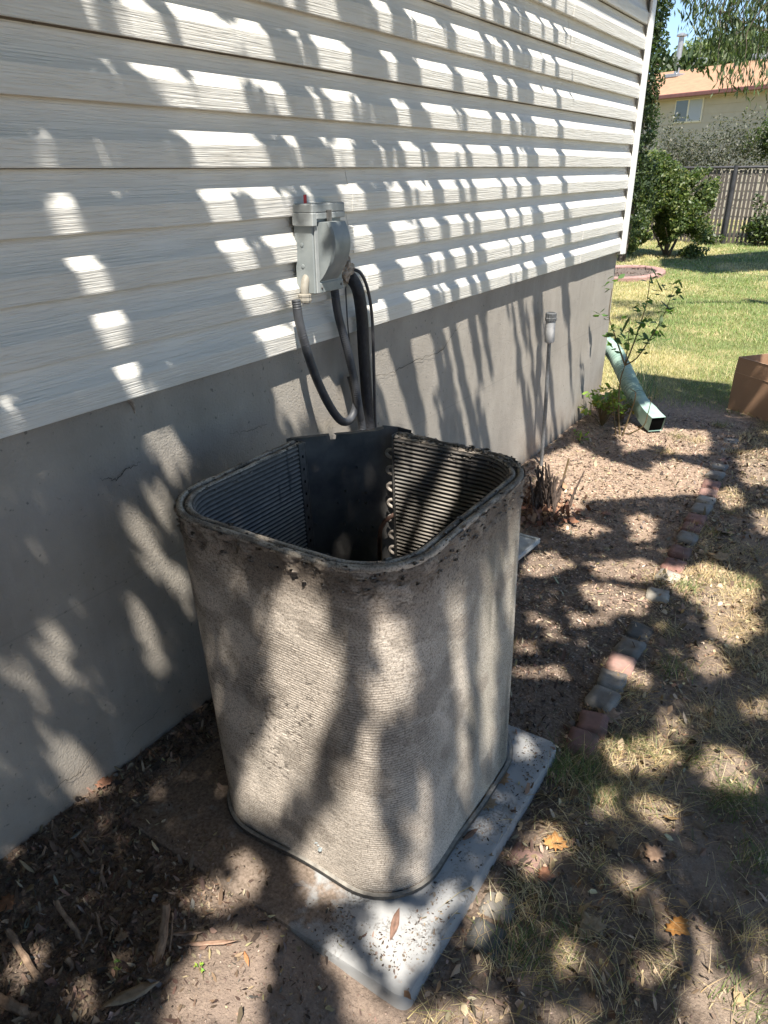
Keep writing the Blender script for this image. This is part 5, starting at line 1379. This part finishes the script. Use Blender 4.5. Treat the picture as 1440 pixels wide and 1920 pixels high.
#SHADE#
# ------------------------------------------------------------------ the shade tree: a crown whose gaps let the dapples through
def toG(p):
    k = p[2] / SUN.z; return (p[0] - SUN.x * k, p[1] - SUN.y * k)
SURF = {'W': lambda p: onx(p[0], p[1], 0.0), 'S': lambda p: onx(p[0], p[1], .03), 'G': lambda p: onz(p[0], p[1], 0.01), 'P': lambda p: onz(p[0], p[1], PZ), 'D': lambda p: onx(p[0], p[1], .10),
        'F': lambda p: ony(p[0], p[1], Y0_), 'R': lambda p: onx(p[0], p[1], X1), 'B': lambda p: ony(p[0], p[1], Y1_ - .03)}
GAPS = [
 # wall under the siding
 (0, 'W', [(268, 806), (310, 793), (342, 835), (381, 883), (362, 909), (333, 925), (300, 877), (274, 838)]),
 (0, 'W', [(265, 893), (291, 890), (323, 961), (342, 1000), (342, 1025), (323, 1019), (291, 967), (271, 925)]),
 (0, 'W', [(203, 935), (258, 954), (291, 1006), (323, 1058), (362, 1090), (371, 1151), (349, 1142), (316, 1103), (278, 1064), (239, 1012), (213, 974)]),
 (0, 'W', [(223, 1096), (252, 1106), (284, 1158), (307, 1209), (316, 1290), (297, 1284), (268, 1226), (239, 1174), (226, 1129)]),
 (0, 'W', [(68, 1151), (97, 1174), (142, 1226), (161, 1297), (155, 1322), (113, 1284), (84, 1232)]),
 (0, 'W', [(13, 1226), (39, 1229), (77, 1277), (103, 1322), (97, 1335), (58, 1322), (26, 1271)]),
 (0, 'W', [(65, 1342), (97, 1377), (130, 1420), (110, 1430), (70, 1390)]),
 (0, 'W', [(115, 1380), (165, 1410), (215, 1465), (220, 1480), (190, 1510), (155, 1540), (140, 1500), (100, 1440), (75, 1410)]),
 (0, 'W', [(0, 1545), (30, 1570), (40, 1620), (0, 1600)]),
 (0, 'W', [(184, 827), (200, 828), (226, 877), (219, 893), (194, 861)]),
 (0, 'W', [(506, 717), (560, 690), (600, 690), (640, 700), (660, 790), (640, 815), (538, 819), (522, 781)]),
 # siding streaks
 (0, 'S', [(70, 230), (105, 235), (145, 400), (195, 510), (250, 620), (275, 720), (240, 745), (190, 640), (125, 500), (80, 390)]),
 (0, 'S', [(215, 0), (300, 0), (330, 130), (440, 230), (460, 300), (450, 420), (480, 500), (545, 610), (550, 660), (490, 670), (455, 560), (400, 460), (380, 380), (360, 290), (290, 200), (245, 120)]),
 (0, 'S', [(390, 0), (440, 0), (500, 100), (510, 220), (430, 130)]),
 (0, 'S', [(500, 330), (545, 330), (552, 420), (520, 520), (505, 420)]),
 (0, 'D', [(556, 378), (625, 376), (648, 392), (640, 480), (600, 550), (570, 550), (556, 450)]),
 # coil, front face
 (0, 'F', [(498, 1117), (560, 1050), (609, 1077), (622, 1197), (644, 1237), (644, 1299), (609, 1357), (600, 1405), (555, 1472), (524, 1530), (431, 1490), (435, 1441), (471, 1374), (493, 1299), (493, 1183)]),
 (0, 'F', [(695, 1090), (804, 1075), (809, 1161), (787, 1219), (765, 1272), (729, 1317), (712, 1379), (708, 1472), (738, 1517), (747, 1583), (735, 1640), (660, 1630), (560, 1580), (556, 1560), (609, 1477), (649, 1405), (680, 1317), (685, 1228)]),
 (0, 'F', [(800, 1380), (840, 1300), (850, 1560), (830, 1600), (800, 1640), (780, 1560), (795, 1450)]),
 # coil, right face
 (0, 'R', [(830, 1100), (868, 1085), (884, 1300), (888, 1470), (862, 1520), (846, 1300)]),
 (0, 'R', [(898, 1060), (928, 1040), (935, 1280), (922, 1450), (905, 1470), (898, 1280)]),
 (0, 'R', [(950, 980), (968, 940), (966, 1100), (955, 1250), (946, 1100)]),
 # inside of the far coil face
 (0, 'B', [(727, 860), (752, 850), (752, 1032), (729, 1032)]),
 (0, 'B', [(749, 822), (818, 832), (806, 874), (764, 905), (750, 915)]),
 (0, 'B', [(852, 834), (877, 840), (864, 897), (848, 957), (790, 1030), (768, 1030), (793, 947), (818, 905)]),
 (0, 'B', [(905, 850), (925, 855), (900, 930), (880, 950)]),
 # ground in front
 (0, 'G', [(345, 1690), (400, 1660), (468, 1665), (468, 1712), (420, 1730), (380, 1770), (330, 1850), (340, 1920), (500, 1930), (515, 1850), (535, 1790), (545, 1735), (600, 1740), (590, 1790), (620, 1850), (640, 1940), (900, 1940), (860, 1900), (800, 1890), (700, 1860), (660, 1800), (600, 1760), (560, 1720), (520, 1760), (430, 1750)]),
 (0, 'G', [(40, 1800), (60, 1790), (75, 1830), (50, 1870), (25, 1870)]), (0, 'G', [(75, 1765), (98, 1770), (92, 1810), (76, 1800)]), (0, 'G', [(150, 1850), (190, 1850), (195, 1890), (160, 1905)]),
 (0, 'P', [(430, 1600), (470, 1595), (500, 1630), (495, 1672), (455, 1665)]),
 (0, 'P', [(545, 1600), (600, 1590), (670, 1640), (700, 1680), (640, 1690), (570, 1688)]),
 (0, 'P', [(690, 1690), (760, 1700), (800, 1700), (850, 1620), (900, 1540), (935, 1530), (900, 1600), (850, 1700), (800, 1790), (760, 1860), (730, 1830), (690, 1770)]),
 (0, 'P', [(965, 1375), (1030, 1385), (1010, 1420), (975, 1430)]),
 # dry grass to the right
 (0, 'G', [(1120, 1395), (1235, 1380), (1270, 1420), (1220, 1455), (1160, 1450)]), (0, 'G', [(1315, 1412), (1370, 1400), (1415, 1430), (1410, 1475), (1360, 1480), (1320, 1460)]),
 (0, 'G', [(1110, 1480), (1150, 1478), (1152, 1525), (1120, 1530)]), (0, 'G', [(1185, 1500), (1250, 1500), (1272, 1540), (1220, 1555)]),
 (0, 'G', [(985, 1560), (1025, 1545), (1055, 1575), (1050, 1610), (1010, 1640), (970, 1640)]), (0, 'G', [(1210, 1598), (1265, 1600), (1262, 1642), (1225, 1635)]),
 (0, 'G', [(1160, 1640), (1205, 1625), (1215, 1660), (1180, 1692)]), (0, 'G', [(1245, 1722), (1300, 1720), (1345, 1770), (1330, 1802), (1280, 1790)]),
 (0, 'G', [(1190, 1795), (1270, 1790), (1310, 1830), (1270, 1865), (1210, 1850)]), (0, 'G', [(1150, 1860), (1210, 1860), (1230, 1885), (1180, 1910)]),
 (0, 'G', [(1405, 1755), (1450, 1740), (1460, 1850), (1420, 1830)]), (0, 'G', [(1250, 1940), (1300, 1870), (1345, 1815), (1450, 1850), (1460, 1940)]),
 (0, 'G', [(1030, 1765), (1080, 1760), (1090, 1810), (1050, 1825)]), (0, 'G', [(1030, 1890), (1120, 1890), (1130, 1930), (1020, 1930)]),
 (0, 'G', [(880, 1690), (930, 1640), (950, 1670), (910, 1760), (870, 1780)]), (0, 'G', [(870, 1860), (960, 1880), (940, 1940), (860, 1930)]),
 # soil bed and grass behind
 (0, 'G', [(1005, 865), (1080, 830), (1150, 865), (1200, 880), (1260, 860), (1330, 880), (1325, 925), (1220, 930), (1120, 935), (1080, 965), (1015, 965)]),
 (0, 'G', [(1170, 965), (1215, 960), (1222, 985), (1180, 990)]), (0, 'G', [(1050, 980), (1100, 975), (1150, 990), (1110, 1005), (1060, 1000)]), (0, 'G', [(1180, 975), (1240, 970), (1225, 1010), (1185, 1012)]),
 (0, 'G', [(985, 1040), (1040, 1030), (1070, 1060), (1020, 1080), (985, 1075)]), (0, 'G', [(1106, 1055), (1200, 1045), (1240, 1060), (1222, 1088), (1120, 1082)]), (0, 'G', [(1245, 1065), (1330, 1055), (1420, 1090), (1420, 1140), (1330, 1140), (1260, 1110)]),
 (0, 'G', [(1095, 1090), (1160, 1095), (1222, 1110), (1215, 1150), (1150, 1150), (1095, 1120)]), (0, 'G', [(980, 1148), (1008, 1145), (1016, 1165), (990, 1170)]), (0, 'G', [(1016, 1162), (1048, 1160), (1050, 1195), (1024, 1200)]),
 (0, 'G', [(960, 1202), (1010, 1200), (1012, 1222), (965, 1224)]), (0, 'G', [(1060, 1150), (1130, 1150), (1140, 1170), (1075, 1175)]), (0, 'G', [(960, 1250), (1055, 1248), (1062, 1268), (965, 1272)]),
 (0, 'G', [(1142, 1238), (1182, 1232), (1186, 1270), (1145, 1278)]), (0, 'G', [(1190, 1255), (1222, 1252), (1222, 1286), (1190, 1288)]), (0, 'G', [(1300, 1212), (1350, 1205), (1368, 1265), (1320, 1275)]),
 (0, 'G', [(1320, 1140), (1400, 1130), (1430, 1180), (1370, 1205), (1325, 1180)]), (0, 'G', [(1237, 1350), (1280, 1348), (1284, 1386), (1240, 1388)]), (0, 'G', [(1392, 1318), (1445, 1314), (1448, 1348), (1400, 1350)]),
 (0, 'G', [(1380, 850), (1450, 840), (1450, 910), (1395, 905)]), (0, 'G', [(1340, 920), (1380, 910), (1400, 945), (1360, 955)]), (0, 'G', [(1240, 800), (1330, 805), (1330, 850), (1250, 850)]), (0, 'G', [(1410, 960), (1450, 950), (1455, 1000), (1425, 1000)]),
 (0, 'G', [(1150, 800), (1240, 780), (1240, 830), (1170, 850)]),
]
DARK = [('G', [(1190, 700), (1240, 690), (1290, 700), (1370, 720), (1380, 760), (1300, 775), (1200, 775)]), ('G', [(1240, 485), (1450, 470), (1460, 505), (1330, 512), (1240, 500)]), ('G', [(1400, 520), (1460, 515), (1460, 550), (1420, 550)])]
def inside(gx, gy, poly):
    r = np.zeros(gx.shape, bool); n = len(poly)
    for i in range(n):
        x0, y0 = poly[i]; x1, y1 = poly[(i + 1) % n]
        c = ((y0 > gy) != (y1 > gy)) & (gx < (x1 - x0) * (gy - y0) / (y1 - y0 + 1e-12) + x0); r ^= c
    return r
def shade_density(gx, gy):
    n1 = fbm(gx * 3.6 + 9, gy * 17, 3, 101); low = fbm(gx * 2.2, gy * 2.2, 3, 105)
    n2 = fbm(gx * 7, gy * 7, 4, 107)
    d = np.ones(gx.shape)
    # wall streaks: clear more and more towards the far corner
    far = sstep(1.75, 5.0, gy)
    w = (gx < .0) & (gy > 1.98 + .30 * (gx > -.34))
    thr = .512 - .15 * sstep(2.5, 4.6, gy) + .05 * (low - .5) * 2
    thr = np.where(gx > -.34, thr - .0, thr)
    d = np.where(w, sstep(thr + .015, thr - .015, n1), d)
    d = np.where((gx < 0) & (gy > 4.95 + .25 * (low - .5)), 0, d)
    # upper edge of the left part: only the digitised gaps
    # beyond the traced ground, loose dapple
    g = (gx > 0) & ((gy > 5.6) | (gx > 1.75))
    d = np.where(g, sstep(.50, .46, n2), d)
    d = np.where((gx > 0) & (gy > 5.9), 0, d)
    # traced gaps
    for v, s, poly in GAPS:
        q = np.array([toG(SURF[s](p)) for p in poly]); cq = q.mean(0); dq = q - cq; q = cq + dq * (1 + {'G': .017, 'P': .012, 'F': .010, 'R': .008, 'B': .010, 'W': .008, 'S': .006, 'D': .01}[s] / (np.linalg.norm(dq, axis=1)[:, None] + .01)); d = np.where(inside(gx, gy, q), v, d)
    for s, poly in DARK:
        q = [toG(SURF[s](p)) for p in poly]; d = np.where(inside(gx, gy, q), 1, d)
    d = np.where((gy < .1) & (n2 > .56), 0, d)
    return d
def in_frame(P):
    q = (P - CAM) @ ROT; z = q[:, 2]
    u = 720 + 1372 * q[:, 0] / np.maximum(z, .01); v = 960 - 1372 * q[:, 1] / np.maximum(z, .01)
    return (z > 0) & (u > -90) & (u < 1530) & (v > -90) & (v < 2010)
def shade_tree():
    n = 330000
    gx = RNG.uniform(-1.5, 3.0, n); gy = RNG.uniform(-1.8, 6.4, n)
    n2_ = 26000                          # far lawn shadow
    q = [toG(SURF['G'](p)) for p in DARK[1][1]]; q = np.array(q)
    gx = np.concatenate([gx, RNG.uniform(q[:, 0].min(), q[:, 0].max(), n2_)]); gy = np.concatenate([gy, RNG.uniform(q[:, 1].min(), q[:, 1].max(), n2_)])
    d = shade_density(gx + RNG.normal(0, .012, len(gx)), gy + RNG.normal(0, .006, len(gx)))
    d = d * np.where(gx > 0, .62 + .38 * sstep(.35, .6, fbm(gx * 6, gy * 6, 3, 131)), 1)
    d = np.where((gy > 7) & (d > .5), .6, d)
    k = RNG.random(len(gx)) < d * np.where(gx > 1.9, .6, 1); gx, gy = gx[k], gy[k]; n = len(gx)
    h = 2.55 + 1.0 * RNG.random(n) + .35 * fbm(gx * 2, gy * 2, 2, 120)
    h = h + (.3 + .9 * RNG.random(n)) * (gx < -.36) + 1.5 * (gx > .0) * RNG.random(n)
    h = np.where(gy > 7, 7 + 2 * RNG.random(n), h)
    for _ in range(12):
        P = np.stack([gx + SUN.x / SUN.z * h, gy + SUN.y / SUN.z * h, h], 1)
        bad = in_frame(P)
        if not bad.any(): break
        h = np.where(bad, h + .45, h)
    P = P[~in_frame(P)]; n = len(P)
    s = RNG.uniform(.019, .034, n) * np.where(P[:, 2] > 5, 2.4, 1)
    nn = np.array(SUN)[None] + RNG.normal(0, .45, (n, 3)); nn /= np.linalg.norm(nn, axis=1)[:, None]
    a = RNG.normal(size=(n, 3)); a -= nn * (a * nn).sum(1)[:, None]; a /= np.linalg.norm(a, axis=1)[:, None]; b = np.cross(nn, a)
    base = np.array([2.9, -2.4, 0.0])
    V = np.stack([P - a * s[:, None], P + b * s[:, None] * .5, P + a * s[:, None], P - b * s[:, None] * .5], 1).reshape(-1, 3) - base
    root = empty('shade_tree', tuple(base), 'tall leafy shade tree above the yard that dapples the wall and ground with shadow', 'tree')
    me = np_mesh('crown', V, np.arange(n * 4).reshape(n, 4), 4); set_col(me, np.repeat(palette(n, MG), 4, 0)); link('crown', me, M_LEAF, root)
    mb = MB()
    mb.tube(spline([base + np.array([0, 0, -.1]), (2.95, -2.45, 1.2), (2.8, -2.3, 2.4), (2.6, -2.1, 3.6), (2.4, -1.8, 5)], 6), np.linspace(.20, .09, 25), 14)
    g0 = np.array([1.478, 1.245]); g1 = np.array([1.36, 1.0]); hh = 3.2
    lim = [np.array([g0[0] + SUN.x / SUN.z * hh, g0[1] + SUN.y / SUN.z * hh, hh]), np.array([g1[0] + SUN.x / SUN.z * 3.1, g1[1] + SUN.y / SUN.z * 3.1, 3.1])]
    mb.tube(spline([(2.75, -2.2, 2.8), (2.5, -1.2, 3.0), tuple(lim[1] + np.array([.02, -.25, 0])), tuple(lim[1]), tuple(lim[0]), tuple(lim[0] + np.array([-.1, .25, .2]))], 6), np.linspace(.05, .018, 31), 8)
    for t, r in (((3.4, -3.2, 4.9), .03), ((3.6, -.4, 4.3), .03), ((1.9, -3.4, 4.6), .03)):
        mb.tube(spline([(2.6, -2.1, 3.4), ((2.6 + t[0]) / 2, (-2.1 + t[1]) / 2, 3.9), t], 6), np.linspace(.06, r * .4, 13), 7)
    mb.build('trunk', M_BARK, root, True)
shade_tree()
